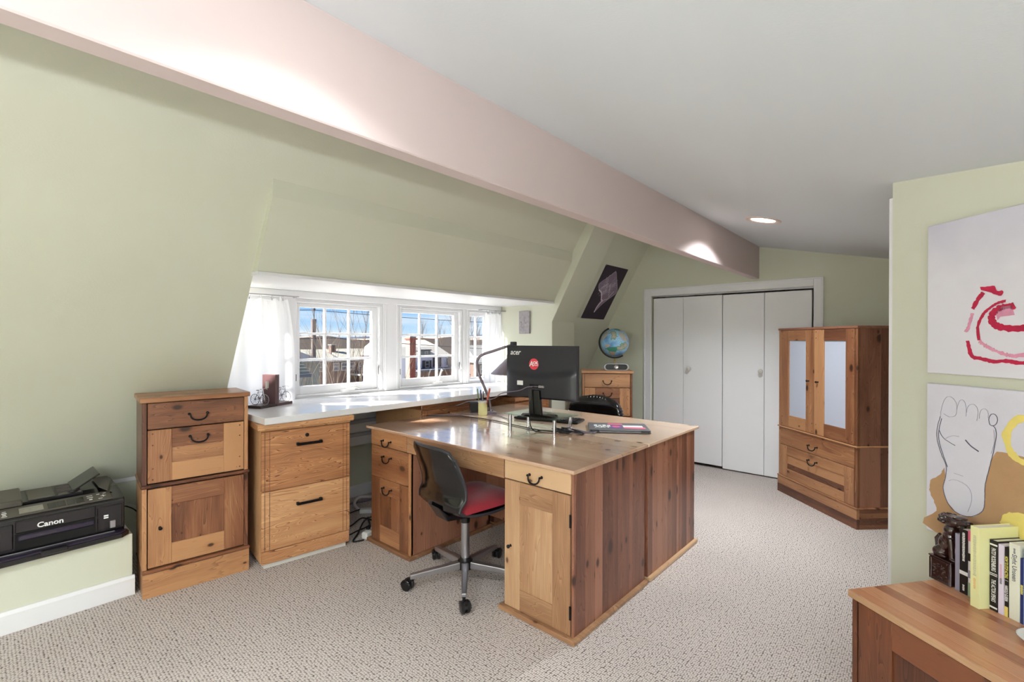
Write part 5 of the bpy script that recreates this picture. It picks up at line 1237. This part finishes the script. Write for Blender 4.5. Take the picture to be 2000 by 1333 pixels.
# utility pole and wires
t = thing('utility_pole', 'wooden utility pole with a slim mast on top', 'pole', (14.43, 30, GZ))
obj('pole', G().tube([(0, 0, 0), (0, 0, 8.0)], [.17, .15], 12), 'pole_wood', t, smooth=True)
obj('transformer', G().lathe([(.12, 7.55), (.17, 8.75), (.16, 8.83), (0, 8.84)], 14), 'pole_wood', t, smooth=35)
obj('mast', G().tube([(.03, 0, 8.8), (.03, 0, 9.55)], .028, 8), 'charcoal', t); obj('insulator', G().lathe([(.03, 9.35), (.08, 9.4), (.08, 9.5), (.02, 9.56)], 10, T(.03, 0, 0)), 'charcoal', t)
for k, (a, b_, sag, lab) in enumerate((((4, 30, 3.05), (14.46, 30, 3.22), .10, 'upper overhead wire left of the pole'), ((14.46, 30, 3.22), (60, 36, 3.9), .5, 'upper overhead wire right of the pole'), ((2, 24, 1.32), (13.2, 25, 1.40), .06, 'lower overhead wire left of the pole'), ((13.2, 25, 1.40), (50, 27, .2), .4, 'lower overhead wire crossing before the houses'))):
    pts = [tuple(Vector(a).lerp(Vector(b_), i/12)-Vector((0, 0, sag*4*(i/12)*(1-i/12)))) for i in range(13)]
    tag(obj('overhead_wire', G().tube(pts, .022, 5), 'charcoal', smooth=True), lab, 'wire', 'overhead wires')
# bare trees
def tree(x, y, z0, h, seed, label, mat='bark', spread=.5, n0=7, thin=1.0, depth=3):
    rr = random.Random(seed); t = thing('bare_tree', label, 'tree', (x, y, z0), 0, 'bare winter trees')
    g = G(); tw = G(); segs = [0]
    def grow(p, d, l_, r, k):
        n = 3; pts = [p]
        for i in range(n):
            d = (d+Vector((rr.uniform(-.25, .25), rr.uniform(-.25, .25), rr.uniform(.0, .18)))*.6).normalized(); p = p+d*l_/n; pts.append(p)
        (g if k == 0 else tw).tube(pts, [r*(1-.5*i/n) for i in range(n+1)], 5 if k == 0 else 3, caps=False)
        if k >= depth: return
        for _ in range(n0 if k == 0 else 4):
            q = rr.uniform(.25, 1); i = min(int(q*n), n-1); pp_ = pts[i].lerp(pts[i+1], q*n-i)
            a = rr.uniform(0, 2*PI); dd = (d+Vector((math.cos(a), math.sin(a), .35))*rr.uniform(.5, 1.1)*spread).normalized()
            grow(pp_, dd, l_*rr.uniform(.45, .72), r*.48, k+1)
    grow(Vector((0, 0, 0)), Vector((0, 0, 1)), h, .011*h*thin, 0)
    obj('trunk', g, mat, t, smooth=True); obj('branches', tw, 'twig', t)
tree(8.9, 17.6, GZ, 5.6, 3, 'bare multi-stem tree low behind the shed', spread=.6, thin=.6)
tree(11.0, 21.0, GZ, 6.2, 5, 'slim bare tree in the left window\'s middle', spread=.42, thin=.5)
tree(13.6, 22.5, GZ, 6.6, 8, 'bare tree with forked twigs in the left window\'s right part', spread=.5, thin=.5)
tree(12.6, 26, GZ, 4.6, 12, 'low bare shrub-like tree behind the casement crank', spread=.7, thin=.5)
tree(19.5, 27, GZ, 5.0, 14, 'bare twiggy tree at the chimney\'s left', spread=.6, thin=.6)
tree(24.8, 27.6, GZ, 5.2, 15, 'bare tree in front of the gambrel house wall', spread=.55, thin=.6)
tree(38.6, 40.6, GZ, 9.6, 16, 'tall bare tree in the narrow window', spread=.55, thin=.6)
tree(41.2, 42.4, GZ, 9.0, 17, 'bare tree behind the stone house', spread=.55, thin=.6)
rr = random.Random(30)
for i in range(16): tree(58+i*3.2+rr.uniform(-.3, .3), 92+(i % 2)*4, -1.5, 4.4*rr.uniform(.75, 1.25), 40+i, 'bare tree on the ridge line behind the gambrel house', spread=.36, n0=9, thin=.9)
t = thing('conifer', 'dark evergreen at the left window\'s edge', 'tree', (13.2, 30.2, GZ), 0)
obj('trunk', G().tube([(0, 0, 0), (0, 0, 8.2)], [.14, .02], 8), 'bark', t, smooth=True)
g = G(); rr = random.Random(2)
for i in range(240):
    z = 1.5+6.8*rr.random(); a = rr.uniform(0, 2*PI); r_ = (8.5-z)*.16*rr.uniform(.6, 1)
    g.tube([(0, 0, z), (r_*math.cos(a)*.6, r_*math.sin(a)*.6, z-.02), (r_*math.cos(a), r_*math.sin(a), z-.12)], [.06, .07, .01], 4)
obj('needles', g, 'conifer', t)
g = G(); rr = random.Random(5)
for i in range(500):
    x = rr.uniform(20, 31); y = 27+rr.uniform(0, 6); z = rr.uniform(GZ, -1.6); r_ = rr.uniform(.05, .16)
    if 21.6 < x < 23.0 and 29.6 < y < 31: continue
    g.ell((x, y, z), (r_, r_, r_*.7), 5, 4)
o = obj('dry_hedge', g, 'leaf_brown'); o['kind'] = 'stuff'; tag(o, 'brown dry hedge leaves below the chimney', 'hedge')
